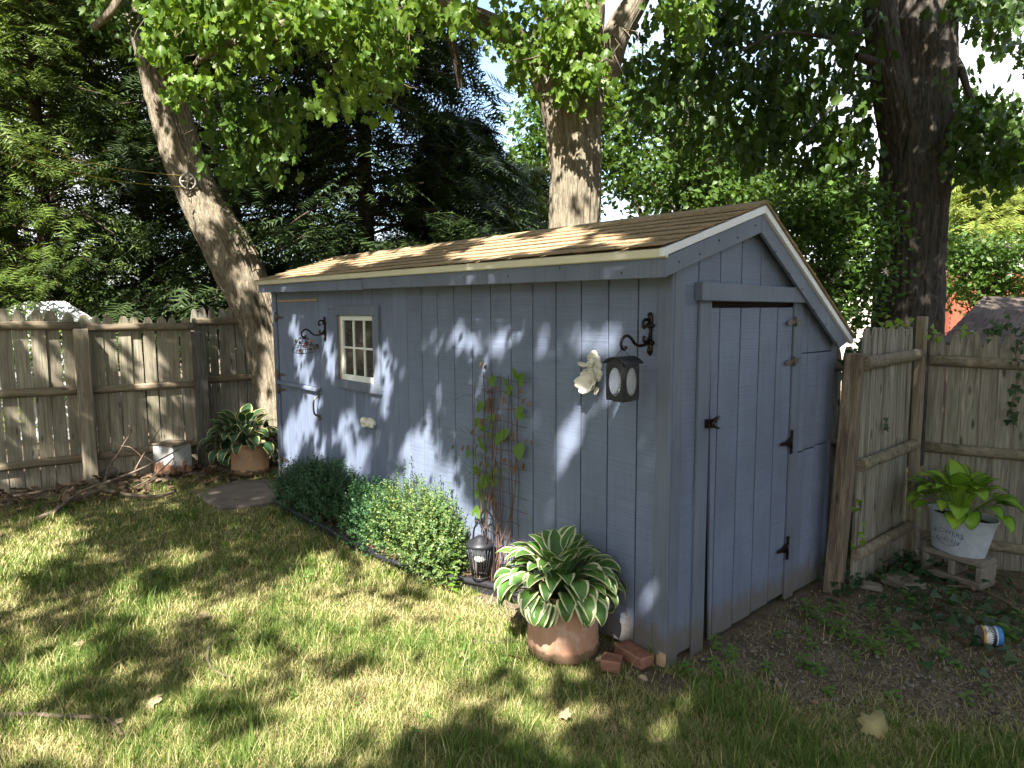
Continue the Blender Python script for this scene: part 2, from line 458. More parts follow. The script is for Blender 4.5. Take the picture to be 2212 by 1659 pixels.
# carcass behind the boards
MB().prism([(.022, .03), (YB - .02, .03), (YB - .02, 1.62), (.70, 2.31), (.022, 2.07)], 0, XL + .02, -.022).build("wall_frame", m_dark, shed)
TOP = 2.06
# front: rough sawn sheet, eight inch boards between grooves
xs = [-2.451] + [-.2156 - .2032 * i for i in range(10, -1, -1)] + [-.078]
for a, b in zip(xs[:-1], xs[1:]): fb("siding_board", a + .004, b - .004, .02, TOP, m_saw)
# front left: narrow planks; some stand above and below the window
WX0, WX1, WZ0, WZ1 = -3.625, -2.84, 1.172, 1.898
for a, b in [(-3.97, -3.795), (-2.82, -2.66), (-2.66, -2.451)]: fb("siding_board", a + .0015, b - .0015, .02, TOP, m_plank)
pl = [-3.795, -3.63, -3.49, -3.315, -3.135, -2.96, -2.82]
for a, b in zip(pl[:-1], pl[1:]):
    fb("siding_board", a + .0015, b - .0015, .02, 1.20, m_plank); fb("siding_board", a + .0015, b - .0015, 1.87, TOP, m_plank)
fb("siding_board", -4.93, -3.972, 1.965, TOP, m_plank)
fb("siding_board", -3.795, -3.60, 1.203, 1.867, m_plank); fb("siding_board", -2.87, -2.8215, 1.203, 1.867, m_plank)
# corner boards
fb("corner_board", XL, -4.935, .0, TOP, m_trim, y0=-.016, y1=.012, bev=.004)
fb("corner_board", -.078, .014, -.01, TOP + .02, m_trim, y0=-.018, y1=.0, bev=.004)
board("corner_board", [(.001, -.01), (.078, -.01), (.078, 2.08), (.001, 2.06)], 0, -.002, .0165, m_trim, bev=.004)
MB().box(-.045, -.0, -.0195, -.0185, .0, .055).box(-.03, .013, -.0197, -.0187, .0, .075).build("bare_wood_patch", m_rawwood, shed)
# left end and back walls
for i in range(9):
    a, b = i * YB / 9, (i + 1) * YB / 9
    board("siding_board", [(a + .003, .02), (b - .003, .02), (b - .003, 1.55), (a + .003, 1.55)], 0, XL, XL + .012, m_plank)
for i in range(25):
    a, b = XL + i * 5.03 / 25, XL + (i + 1) * 5.03 / 25
    fb("siding_board", a + .003, b - .003, .02, 1.58, m_saw, y0=YB - .012, y1=YB)


# gable end: boards cut to the slope of the roof
def roof_z(y):
    return 2.10 + (y + .15) * .352 - .075 if y < .70 else 2.395 - (y - .70) * .655 - .075


def gb(y0, y1, z0=None, z1=None, m=m_saw):
    lo = .03 if z0 is None else z0
    hi = lambda y: roof_z(y) if z1 is None else z1
    p = [(y0, lo), (y1, lo), (y1, hi(y1))] + ([(.70, hi(.70))] if y0 < .70 < y1 else []) + [(y0, hi(y0))]
    board("siding_board", p, 0, -.012, .0, m)


gb(.079, .2145)
for a, b in [(.222, .41), (.418, .615), (.623, .815), (.823, 1.01), (1.018, 1.195)]: gb(a, b, 1.93)
gb(1.203, 1.30, 1.93)
for a, b in [(1.30, 1.40), (1.406, 1.549), (1.557, 1.722), (1.730, YB)]:
    s = (a - 1.3) * .06
    gb(a, b, None, .945 + s); gb(a, b, .953 + s, None if b > 1.73 else 1.572)
    if b < 1.73: gb(a, b, 1.578)
# gable door: opening, door leaf of grooved boards, posts, lintel
MB().box(-.30, -.024, .26, 1.25, .02, 1.93).build("door_opening", m_dark, shed)
board("door_post", [(.208, -.01), (.312, -.01), (.318, 1.90), (.214, 1.90)], 0, -.002, .018, m_trim, bev=.004)
board("door_post", [(1.202, .02), (1.305, .02), (1.302, 1.90), (1.199, 1.90)], 0, -.004, .014, m_trim, bev=.003)
lin = board("lintel", [(.178, 1.898), (1.262, 1.888), (1.256, 1.950), (1.215, 1.978), (.182, 1.992)], 0, .0, .052, m_trim, bev=.004)
gd = empty("gable_door", (0, 0, 0)); gd.parent = shed
for i, (a, b) in enumerate([(.322, .41), (.414, .615), (.619, .815), (.819, 1.012), (1.016, 1.195)]):
    k = .066 if i == 0 else 0; bow = lambda y: .0
    board("door_board", [(a + .002 + k, .01 + .012 * i), (b - .004, .012 + .012 * i), (b - .004, 1.862), (a + .004, 1.860)], 0, -.014, .004, m_saw, gd)
MB().box(-.018, -.0145, .40, 1.19, .05, 1.84).build("door_backing", m_trim, gd)


def strap_hinge(y, z, L, mm, ang=0.0, kind="strap"):
    b = MB(); x = .016
    if kind == "strap":
        for s, l in ((-1, L), (1, L * .72)):
            p = [(y, z - .016), (y + s * l * .35, z - .010), (y + s * l * .6, z - .019), (y + s * l, z - .006), (y + s * l, z + .006), (y + s * l * .6, z + .017), (y + s * l * .35, z + .008), (y, z + .016)]
            p = [(q, w + ang * (q - y)) for q, w in p]
            if s > 0: p = p[::-1]
            b.prism(p, 0, x, x + .004)
        b.tube([(x + .006, y, z - .030), (x + .006, y, z + .030)], .007, 8)
        for q in (-.06, -.03, .03): b.ball((x + .004, y + q, z + ang * q), .005, 6, 4)
    else:
        b.prism([(y - .014, z - .075), (y + .014, z - .075), (y + .014, z + .075), (y - .014, z + .075)], 0, x, x + .005)
        b.prism([(y - .012, z - .034), (y - .012, z + .034), (y - .07, z + .012), (y - L, z + .010), (y - L - .012, z), (y - L, z - .010), (y - .07, z - .012)], 0, x + .001, x + .006)
        b.tube([(x + .008, y - .010, z - .036), (x + .008, y - .010, z + .036)], .008, 8)
        for q in (-.04, -.08): b.ball((x + .006, y + q, z), .006, 6, 4)
    return b.build("hinge", mm, gd)


strap_hinge(1.20, 1.775, .095, m_steel, .06); strap_hinge(1.20, 1.535, .105, m_steel, .06)
strap_hinge(1.208, 1.035, .12, m_iron, kind="tee"); strap_hinge(1.208, .36, .12, m_iron, kind="tee")
b = MB(); y, z = .300, 1.255                                     # cast latch
b.prism([(y - .028, z - .022), (y + .014, z - .026), (y + .014, z + .024), (y - .028, z + .022)], 0, .017, .043)
b.tube([(.047, y, z), (.05, y + .03, z + .022), (.05, y + .062, z + .032)], [.010, .012, .007], 8)
b.tube([(.047, y + .004, z - .006), (.05, y + .03, z - .022), (.05, y + .058, z - .030)], [.010, .008, .006], 8)
b.ball((.048, y, z), .015, 8, 5); b.build("latch", m_iron, gd)

# stable door in the front wall
DX0, DX1 = -4.928, -3.975
fd = empty("stable_door", (0, 0, 0)); fd.parent = shed
dl = [DX0, -4.782, -4.60, -4.424, -4.25, -4.105, DX1]
for z0, z1 in ((.05, 1.105), (1.135, 1.940)):
    for a, b in zip(dl[:-1], dl[1:]): fb("door_board", a + .0015, b - .0015, z0, z1, m_plank, fd, .001, .014)
MB().box(DX0, DX1, .0145, .020, .05, 1.94).build("door_backing", m_trim, fd)
MB().prism([(-.034, 1.098), (.0, 1.102), (.0, 1.135), (-.030, 1.124)], 0, DX0, DX1).build("ledge", m_trim, fd, bevel=.003)
MB().box(DX0, DX1 - .01, -.001, .012, 1.943, 1.9635).build("bare_head_strip", m_rawwood, fd)
for z in (1.79, 1.20, 1.045, .30):
    b = MB(); b.prism([(DX0 - .035, z - .05), (DX0 - .012, z - .05), (DX0 - .012, z + .05), (DX0 - .035, z + .05)], 1, -.024, -.0165)
    b.prism([(DX0 - .014, z - .022), (DX0 + .13, z - .008), (DX0 + .145, z), (DX0 + .13, z + .008), (DX0 - .014, z + .022)], 1, -.006, -.0005)
    b.tube([(DX0 - .012, -.012, z - .05), (DX0 - .012, -.012, z + .05)], .008, 8); b.build("hinge", m_steel, fd)
b = MB(); hx = DX1 - .045
b.tube(smooth_path([(hx, -.004, .86), (hx - .002, -.05, .885), (hx - .004, -.06, .955), (hx - .002, -.05, 1.025), (hx, -.004, 1.05)], 18), .009, 8)
b.prism([(hx - .02, .82), (hx + .02, .82), (hx + .02, .875), (hx, .885), (hx - .02, .875)], 1, -.006, .0005); b.prism([(hx - .02, 1.04), (hx, 1.03), (hx + .02, 1.04), (hx + .02, 1.085), (hx - .02, 1.085)], 1, -.006, .0005)
b.build("handle", m_steel, fd)
b = MB(); b.prism([(-4.10, 1.50), (-4.00, 1.50), (-4.00, 1.545), (-4.10, 1.545)], 1, -.010, .0005); b.tube([(-4.12, -.018, 1.535), (-4.0, -.018, 1.535)], .011, 8); b.build("bolt_latch", m_steel, fd)

# window
wn_ = empty("window", (0, 0, 0)); wn_.parent = shed
for p in ([(WX0, WZ0), (WX1, WZ0), (WX1, WZ0 + .075), (WX0, WZ0 + .075)], [(WX0, WZ1 - .085), (WX1, WZ1 - .085), (WX1, WZ1), (WX0, WZ1)],
          [(WX0, WZ0 + .0755), (WX0 + .062, WZ0 + .0755), (WX0 + .062, WZ1 - .0855), (WX0, WZ1 - .0855)], [(WX1 - .095, WZ0 + .0755), (WX1, WZ0 + .0755), (WX1, WZ1 - .0855), (WX1 - .095, WZ1 - .0855)]):
    board("casing", p, 1, -.028, .0, m_trim, wn_, .003)
gx0, gx1, gz0, gz1 = WX0 + .063, WX1 - .096, WZ0 + .076, WZ1 - .086
MB().box(gx0, gx0 + .022, -.006, .03, gz0, gz1).build("jamb", m_rawwood, wn_)
gx0 += .0225
sashes = [(gx0, gx1, gz0, gz0 + .05), (gx0, gx1, gz1 - .042, gz1), (gx0, gx0 + .04, gz0 + .0505, gz1 - .0425), (gx1 - .012, gx1, gz0 + .0505, gz1 - .0425)]
for a, b, c_, d in sashes: fb("sash", a, b, c_, d, m_sash, wn_, -.004, .024, .004)
ix0, ix1, iz0, iz1 = gx0 + .041, gx1 - .0125, gz0 + .051, gz1 - .043
cw = (ix1 - ix0) / 3; ch = (iz1 - iz0) / 2
for i in (1, 2): fb("muntin", ix0 + cw * i - .010, ix0 + cw * i + .010, iz0, iz1, m_sash, wn_, .0, .020, .004)
for i in range(3): fb("muntin", ix0 + cw * i + (.0105 if i else 0), ix0 + cw * (i + 1) - (.0105 if i < 2 else 0), iz0 + ch - .009, iz0 + ch + .009, m_sash, wn_, .001, .019, .004)
t = NT("old window glass"); t.b.inputs["Metallic"].default_value = 0; n1 = t.noise(t.coord((9, 9, 9)), 1, 4)
t.b.inputs["Specular IOR Level"].default_value = .9; t.bump(t.noise(t.coord((6, 6, 6)), 1, 2), .05, .01)
m_pane = t.fin(t.mix(n1, (.018, .018, .017), (.07, .065, .055)), .06)
for i in range(3):
    for j in range(2):
        fb("pane", ix0 + cw * i + .006, ix0 + cw * (i + 1) - .006, iz0 + ch * j + .004, iz0 + ch * (j + 1) - .004, m_pane, wn_, .013, .016, 0)

# fascia and drip edge along the front eave (two lengths of board)
for a, b, dz0, dz1 in [(XL + .0, -2.86, .035, .055), (-2.852, .062, .018, .0)]:
    MB().add([(a, -.150, 2.005 + dz0), (b, -.150, 2.005 + dz1 * .2), (b, -.130, 2.005 + dz1 * .2), (a, -.130, 2.005 + dz0), (a, -.150, 2.102 + dz0 * .8), (b, -.150, 2.102), (b, -.130, 2.110), (a, -.130, 2.110 + dz0 * .8)],
             [(0, 3, 2, 1), (4, 5, 6, 7), (0, 1, 5, 4), (2, 3, 7, 6), (0, 4, 7, 3), (1, 2, 6, 5)]).build("fascia", m_trim, shed, bevel=.003)
MB().box(XL, .05, -.130, .0, 2.052, 2.058).build("soffit", m_plank, shed)
MB().add([(XL - .02, -.172, 2.118), (.085, -.172, 2.100), (.085, -.152, 2.096), (XL - .02, -.152, 2.114), (XL - .02, -.186, 2.158), (.085, -.186, 2.138), (.085, -.150, 2.146), (XL - .02, -.150, 2.166)],
         [(0, 3, 2, 1), (4, 5, 6, 7), (0, 1, 5, 4), (2, 3, 7, 6), (0, 4, 7, 3), (1, 2, 6, 5)]).build("drip_edge", m_cream, shed, bevel=.003)


# roof deck, shingles
def strip(name, a, b, thick, x0, x1, m, parent, dz=(0, 0)):
    """board of given depth hung under the line a-b in the gable plane"""
    a, b = np.array(a, float), np.array(b, float); d = (b - a) / np.linalg.norm(b - a); n = np.array([d[1], -d[0]])
    if n[1] > 0: n = -n
    return MB().prism([tuple(a), tuple(b), tuple(b + n * thick + d * dz[1]), tuple(a + n * thick + d * dz[0])], 0, x0, x1).build(name, m, parent, bevel=.003)


E0, RG, E1 = np.array([-.185, 2.142]), np.array([.70, 2.418]), np.array([1.868, 1.650])
roof = empty("roof", (0, 0, 0)); roof.parent = shed
strip("deck", E0 + (0.01, -.004), RG + (0, -.004), .03, XL - .02, .055, m_rawwood, roof)
strip("deck", RG + (0.001, -.004), E1 + (-.01, -.002), .03, XL - .02, .055, m_rawwood, roof)
# rake boards and white rake trim on the gable end
def lerp(a, b, t_): return a + (b - a) * t_
ra, rb = np.array([-.150, 2.104]), np.array([.690, 2.372])
MB().prism([(-.152, 2.006), (.690, 2.268), (.690, 2.366), (-.152, 2.104)], 0, .048, .070).build("rake_board", m_trim, shed, bevel=.003)
MB().prism([(.694, 2.268), (1.700, 1.595), (1.790, 1.625), (1.790, 1.652), (.694, 2.372)], 0, .046, .068).build("rake_board", m_trim, shed, bevel=.003)
MB().prism([(-.188, 2.100), (.700, 2.372), (.700, 2.414), (-.188, 2.140)], 0, .058, .086).build("rake_trim", m_white, shed, bevel=.003)
MB().prism([(.704, 2.372), (1.846, 1.616), (1.868, 1.644), (.704, 2.414)], 0, .056, .084).build("rake_trim", m_white, shed, bevel=.003)


def shingles(A, B, x0, x1, expo, tabw, m, parent, name="shingle", under=.05, seed=3):
    R_ = random.Random(seed); d = B - A; L = np.linalg.norm(d); d = d / L; n = np.array([-d[1], d[0]]); n = n if n[1] > 0 else -n
    k = 0; variants = []
    for v in range(5):                                       # a tab: slightly lifted lower edge, rounded slot corners
        w = tabw - .012; h = expo + under; t0 = .014 + .004 * R_.random()
        mb = MB(); pts = []
        lift = R_.uniform(-.002, .003)
        P = [(.0, 0), (w * .5, lift * .3), (w, 0)]
        lo = [(x, 0.0, t0 + (lift if i == 1 else 0)) for i, (x, _) in enumerate(P)]; lob = [(x, 0.0, t0 - .006) for x, _ in P]
        hi = [(x, h, .0025) for x, _ in P]; hib = [(x, h, -.0015) for x, _ in P]
        mb.add(lo + hi + lob + hib, [(0, 1, 4, 3), (1, 2, 5, 4), (6, 9, 10, 7), (7, 10, 11, 8), (0, 6, 7, 1), (1, 7, 8, 2), (3, 4, 10, 9), (4, 5, 11, 10), (0, 3, 9, 6), (2, 8, 11, 5)])
        me = mb.mesh(name); me.materials.append(m); variants.append(me)
    nc = int(math.ceil(L / expo))
    for r in range(nc):
        s0 = r * expo
        if s0 + .03 > L: break
        off = (r % 2) * tabw * .5 + R_.uniform(-.01, .01); x = x0 - off
        while x < x1 - .02:
            xa, xb = max(x, x0), min(x + tabw, x1)
            if xb - xa > .04:
                o = link(name, R_.choice(variants), parent)
                hh = min(1.0, (L - s0) / (expo + under))
                o.matrix_local = Matrix(((1, 0, 0, xa), (0, d[0], n[0], A[0] + d[0] * s0), (0, d[1], n[1], A[1] + d[1] * s0 + .001), (0, 0, 0, 1))) @ Matrix.Diagonal((max(.1, (xb - xa - .002) / (tabw - .012)) * .965, hh, 1, 1)) @ Matrix.Rotation(R_.uniform(-.006, .006), 4, 'Z')
            x += tabw


shingles(E0 + (-.012, .002), RG, XL - .035, .098, .128, .305, m_shing, roof)
for k in range(11):                                        # rear slope, seen only edge-on: whole courses
    d = (E1 - RG); a = RG + d * (k / 11.0); b = RG + d * ((k + 1) / 11.0 + .03)
    if k == 10: b = E1 + d * .012
    strip("shingle_course", a + (0, .012), b + (0, .016), .009, XL - .035, .096, m_shing, roof)
for i in range(17):                                        # ridge caps folded over the peak
    x = XL - .03 + i * .302
    MB().prism([(.585, 2.402), (.70, 2.440), (.80, 2.378), (.80, 2.369), (.70, 2.430), (.585, 2.394)], 0, x, min(x + .312, .096)).build("ridge_cap", m_shing, roof)
# nails and paint chips on trim
b = MB()
for y in np.linspace(-.05, .62, 5): b.ball((.071, y, 2.055 + (y + .15) * .31 + random.uniform(-.02, .03)), .0045, 6, 4)
for y in np.linspace(.85, 1.65, 6): b.ball((.069, y, 2.33 - (y - .69) * .66 - .045 + random.uniform(-.02, .02)), .0045, 6, 4)
for x in np.linspace(-4.6, -.2, 11): b.ball((x, -.151, 2.055 + random.uniform(-.02, .03)), .0045, 6, 4)
b.build("nail_heads", m_iron, shed)
# ================================================================== fences
def picket_mesh(w, h, tip=.13, flat=.22, th=.017, seed=0):
    R_ = random.Random(seed); q = R_.uniform(-.004, .004)
    p = [(-w / 2, 0), (w / 2, 0), (w / 2, h - tip), (w * .46, h - tip * .72), (w * .34, h - tip * .30), (w * flat + q, h - .004), (w * flat * .6, h), (-w * flat * .6, h - .002), (-w * flat + q, h - .006), (-w * .34, h - tip * .30), (-w * .46, h - tip * .72), (-w / 2, h - tip)]
    return MB().prism(p, 1, -th / 2, th / 2).mesh("picket")


def picket_row(parent, a, b, pw, h0, h1, m, tip=.13, flat=.22, gap=.006, seed=1, jit=.012, z0=-.01):
    """pickets side by side from a to b (2d points)"""
    R_ = random.Random(seed); a, b = np.array(a, float), np.array(b, float); L = np.linalg.norm(b - a); d = (b - a) / L
    n = max(1, int(round(L / pw))); ang = math.atan2(d[1], d[0]); var = [picket_mesh(pw - gap, 1.8, tip, flat, seed=k) for k in range(4)]
    for v in var: v.materials.append(m)
    for i in range(n):
        s = (i + .5) / n; h = h0 + (h1 - h0) * s + R_.uniform(-jit, jit); c = a + d * L * s
        o = link("picket", R_.choice(var), parent, None, (c[0], c[1], z0))
        o.rotation_euler = (R_.uniform(-.008, .008), R_.uniform(-.008, .008), ang + R_.uniform(-.03, .03)); o.scale = (L / n / pw * R_.uniform(.935, 1.0), 1, h / 1.8)


def rail(parent, a, b, r, m, flat=(1, 1), name="rail", sides=12):
    a, b = np.array(a, float), np.array(b, float); pts = [a + (b - a) * k / 10 + np.array([0, 0, .002 * math.sin(k * 1.3 + a[2] * 5)]) for k in range(11)]
    return MB().tube(pts, [r * (1 + .02 * math.sin(k * 2.1)) for k in range(11)], sides, True, True, flat).build(name, m, parent)


FX = -6.66
f1 = empty("picket_fence", (FX, -2.2, 0), "weathered tan picket fence with pointed tops along the left side of the yard", "fence"); f1.location = (0, 0, 0)
picket_row(f1, (FX, -4.30), (FX, -1.53), .139, 2.03, 1.86, m_fence, seed=4)
picket_row(f1, (FX, -1.53), (FX, -.36), .128, 1.835, 1.79, m_fence, seed=5, flat=.2)
for z, dz in ((1.735, -.05), (1.03, -.03), (.265, .0)):
    rail(f1, (FX + .035, -4.3, z + .03), (FX + .035, -1.50, z + dz * .6), .046, m_rail, (.7, 1))
    rail(f1, (FX + .035, -1.44, z + dz), (FX + .035, -.33, z + dz * 1.2), .043, m_rail, (.7, 1))
MB().box(FX + .03, FX + .155, -1.572, -1.438, -.02, 1.675).build("post", m_post, f1, bevel=.006)
MB().box(FX + .01, FX + .14, -.365, -.235, -.02, 1.61).build("post", m_gpost, f1, bevel=.006)
f2 = empty("picket_fence", (0, 0, 0), "darker grey picket fence behind the leaning trunk and potted hosta", "fence")
picket_row(f2, (FX - .12, -.33), (FX - .06, 1.9), .105, 1.90, 1.90, m_fencer, seed=8, flat=.2)
for z in (1.73, 1.02, .28): rail(f2, (FX - .075, -.32, z), (FX - .02, 1.85, z), .043, m_rail, (.7, 1))

# right corner: stockade panel seen at a slant, plus the fence it meets
f3 = empty("stockade_gate", (0, 0, 0), "grey stockade gate panel with half round rails standing next to the shed corner", "fence panel")
picket_row(f3, (.165, 1.80), (.175, 2.62), .066, 1.735, 1.72, m_fencer, .10, .25, .004, 11, .012)
for z in (1.510, .845, .235): rail(f3, (.205, 1.77, z - .01), (.215, 2.68, z + .012), .043, m_railr, (.75, 1))
MB().box(.185, .245, 2.635, 2.695, -.02, 1.79).build("post", m_post, f3, bevel=.004)
fa = np.array([.26, 2.72]); fdv = np.array([.925, .38])
f4 = empty("stockade_fence", (0, 0, 0), "grey stockade fence with ivy tops behind the zinc tub", "fence")
picket_row(f4, fa, fa + fdv * 2.6, .105, 1.70, 1.66, m_fencer, .11, .2, .006, 14, .015)
off = np.array([fdv[1], -fdv[0]]) * .03
for z in (1.475, .845, .18):
    a = fa + off; b = fa + fdv * 2.6 + off; rail(f4, (a[0], a[1], z), (b[0], b[1], z - .07), .038, m_railr, (.7, 1))
f5 = empty("picket_fence", (0, 0, 0), "strip of old boundary fence glimpsed in the gap behind the shed", "fence")
picket_row(f5, (-.9, 2.62), (.06, 2.64), .10, 1.58, 1.58, m_fencer, seed=21)
for z in (1.4, .8): rail(f5, (-.9, 2.59, z), (.05, 2.60, z), .036, m_railr, (.7, 1))
# loose timber leaning in the gap
tb = MB(); tb.obox((0, 0, .775), (.05, .01, 0), (-.012, .062, 0), (.018, .045, .79)); 
o = tb.build("timber_post", m_brownpost, None, (.135, 1.695, 0), bevel=.004); tag(o, "brown rough timber post leaning between shed corner and stockade panel", "post")

# ================================================================== wall ornaments
def bracket(name, loc, label):
    e = empty(name, loc, label, "bracket")
    arm = [(-.018, .0), (-.05, -.012), (-.09, -.016), (-.127, -.004), (-.158, .026), (-.19, .038), (-.218, .026), (-.231, .002), (-.226, -.020), (-.206, -.032), (-.196, -.024)]
    P = smooth_path([(0, y, z) for y, z in arm], 44)
    MB().tube(P, [.0085 - .002 * (i / 43) for i in range(44)], 10).ball((0, -.197, -.022), .010, 8, 6).build("arm", m_iron, e)
    scr = [(-.052, .026), (-.060, .012), (-.045, .002), (-.022, .012), (-.008, .045), (-.008, .085), (-.024, .112), (-.050, .114), (-.064, .098), (-.062, .078), (-.052, .074)]
    P = smooth_path([(0, y, z) for y, z in scr], 44)
    MB().tube(P, [.0078] * 44, 10).ball((0, -.055, .024), .010, 8, 6).ball((0, -.054, .076), .010, 8, 6).build("scroll", m_iron, e)
    b = MB()
    for z, rx, rz in ((.118, .016, .036), (.085, .020, .022), (-.035, .017, .036), (-.005, .022, .022)): b.ball((0, -.006, z), 1, 10, 8, (rx, .009, rz))
    for z in (.066, .050, .034, .018): b.ball((.008, -.012, z), .0085, 8, 6)
    for s in (-1, 1):
        for z in (.086, -.002): b.ball((s * .018, -.010, z), .011, 8, 6)
    for k in range(5):
        q = (k - 2) * .35; b.tube([(0, -.012, .105), (.020 * math.sin(q), -.012, .105 + .045 * math.cos(q))], [.004, .003], 6); b.tube([(0, -.012, -.022), (.020 * math.sin(q), -.012, -.022 - .042 * math.cos(q))], [.004, .003], 6)
    b.box(-.006, .006, -.008, -.0005, -.06, .14).build("wall_plate", m_iron, e)
    return e


bracket("scroll_bracket", (-.13, -.0, 1.690), "black cast iron scroll bracket holding the square lantern")
lp = wallp(716, 695); bracket("scroll_bracket", (-3.84, -.0, 1.650), "black cast iron scroll bracket left of the window, holding wire bells")

# square lantern under the right bracket
LX, LY, LZ = -.133, -.213, 1.412
ln = empty("lantern", (LX, LY, LZ), "dark square metal lantern with oval glass panes and arched roof", "lantern")
h = .056; Hh = .180


def oval_panel(w, H_, rx, rz, cz, th, n=36):
    """plate in the xz plane, y from -th to 0, with an oval hole"""
    outer = []; inner_ = []
    for k in range(n):
        q = 2 * math.pi * k / n; c_, s_ = math.cos(q), math.sin(q); inner_.append((rx * c_, cz + rz * s_))
        sx = (w / max(abs(c_), 1e-6)); sz = ((H_ - cz) if s_ > 0 else cz) / max(abs(s_), 1e-6); r_ = min(sx, sz); outer.append((r_ * c_, cz + r_ * s_))
    v = []; f = []
    for y in (-th, 0): v += [(a, y, b) for a, b in outer] + [(a, y, b) for a, b in inner_]
    for k in range(n):
        j = (k + 1) % n
        f += [(k, j, n + j, n + k), (2 * n + j, 2 * n + k, 3 * n + k, 3 * n + j), (n + k, n + j, 3 * n + j, 3 * n + k), (k, 2 * n + k, 2 * n + j, j)]
    return v, f


pv, pf = oval_panel(h, Hh, .040, .070, .092, .003)
t = NT("hazy lantern glass"); t.b.inputs["Transmission Weight"].default_value = .80; t.b.inputs["IOR"].default_value = 1.05; t.b.inputs["Alpha"].default_value = .55
m_glass = t.fin((.86, .86, .84), .12)
gme = MB().prism([(.043 * math.cos(2 * math.pi * k / 28), .092 + .073 * math.sin(2 * math.pi * k / 28)) for k in range(28)], 1, .0006, .0020).mesh("glass_pane"); gme.materials.append(m_glass)
for k in range(4):
    o = MB().add(pv, pf).build("side_panel", m_black, ln); o.rotation_euler = (0, 0, k * math.pi / 2); ax = [(0, -h), (h, 0), (0, h), (-h, 0)][k]; o.location = (ax[0], ax[1], 0)
    g = link("glass_pane", gme, o)
N = 14; v = []; f = []
for s in (-1, 1):
    for dz in (0, .004):
        for k in range(N + 1):
            u = -1 + 2 * k / N; v.append((u * .074, s * .070, .180 + .032 * (1 - u * u) + dz))
for a, b_, fl in ((0, 2 * (N + 1), 1), (N + 1, 3 * (N + 1), 0)):
    for k in range(N): q = (a + k, a + k + 1, b_ + k + 1, b_ + k); f.append(q if fl else q[::-1])
for a, b_ in ((0, N + 1), (3 * (N + 1), 2 * (N + 1))):
    for k in range(N): f.append((a + k, b_ + k, b_ + k + 1, a + k + 1))
for a in (0, N): f.append((a, a + N + 1, a + 3 * (N + 1), a + 2 * (N + 1)) if a == 0 else (a, a + 2 * (N + 1), a + 3 * (N + 1), a + N + 1))
rf = MB().add(v, f, False).build("roof", m_black, ln)
for s in (-1, 1): MB().add([(-h, s * (h - .002), .17), (h, s * (h - .002), .17), (h * .7, s * (h - .002), .192), (0, s * (h - .002), .209), (-h * .7, s * (h - .002), .192)], [(0, 1, 2, 3, 4)]).build("gable_plate", m_black, ln)
MB().box(-.036, .036, -.036, .036, -.008, .0).box(-h + .003, h - .003, -h + .003, h - .003, .0005, .004).build("foot", m_black, ln)
MB().tube(smooth_path([(-.04, 0, .196), (-.036, 0, .222), (-.018, 0, .238), (-.006, .0, .262), (0, 0, .268), (.006, 0, .262), (.018, 0, .238), (.036, 0, .222), (.04, 0, .196)], 30), .0016, 6).build("handle", m_black, ln)
MB().lathe([(0, .0), (.022, .0), (.024, .008), (.018, .012), (.018, .05), (0, .05)], 16, (0, 0, .004)).build("candle", m_sash, ln)
MB().tube([(h + .003, .05, .03), (h + .003, .05, .15)], .004, 6).build("hinge", m_black, ln)

# wire bells under the left bracket
def bell(loc, tilt, label):
    e = empty("wire_bell", loc, label, "bell ornament"); e.rotation_euler = (tilt[0], tilt[1], 0)
    prof = [(.004, .0), (.022, -.012), (.040, -.040), (.050, -.062), (.058, -.068), (.074, -.098), (.086, -.130)]
    b = MB()
    for k in range(12):
        q = 2 * math.pi * k / 12; b.tube([(r * math.cos(q), r * math.sin(q), z) for r, z in prof], .0016, 5)
    b.build("rib_wire", m_iron, e)
    for r, z in ((.054, -.066), (.086, -.130), (.022, -.012)):
        MB().tube([(r * math.cos(q), r * math.sin(q), z) for q in np.linspace(0, 2 * math.pi, 25)], .0022, 6, False).build("ring_wire", m_iron, e)
    MB().tube([(.012 * math.cos(q), 0, .014 + .012 * math.sin(q)) for q in np.linspace(0, 2 * math.pi, 17)], .0018, 6, False).build("hanging_loop", m_iron, e)
    for k in range(4):
        q = k * 1.7 + .6; r, z = ((.05, -.045), (.074, -.10))[k % 2]; c_ = np.array([r * math.cos(q), r * math.sin(q), z]); fl = MB()
        for j in range(5):
            a = j * 1.257; tn = np.array([-math.sin(q), math.cos(q), 0]); p = c_ + (tn * math.cos(a) + np.array([0, 0, 1]) * math.sin(a)) * .010 + np.array([math.cos(q), math.sin(q), 0]) * .005
            fl.ball(p, .0075, 6, 4)
        fl.build("copper_flower", m_copper, e)


m_copper = plain("dull copper", (.30, .12, .07), .45, .5, .3, 30, .1)
bx, by, bz = -3.84, -.21, 1.632
bell((bx - .055, by + .005, bz - .012), (.10, .30), "left one of two black wire bells with copper flowers under the bracket")
bell((bx + .045, by - .005, bz - .010), (-.06, -.26), "right one of two black wire bells with copper flowers under the bracket")

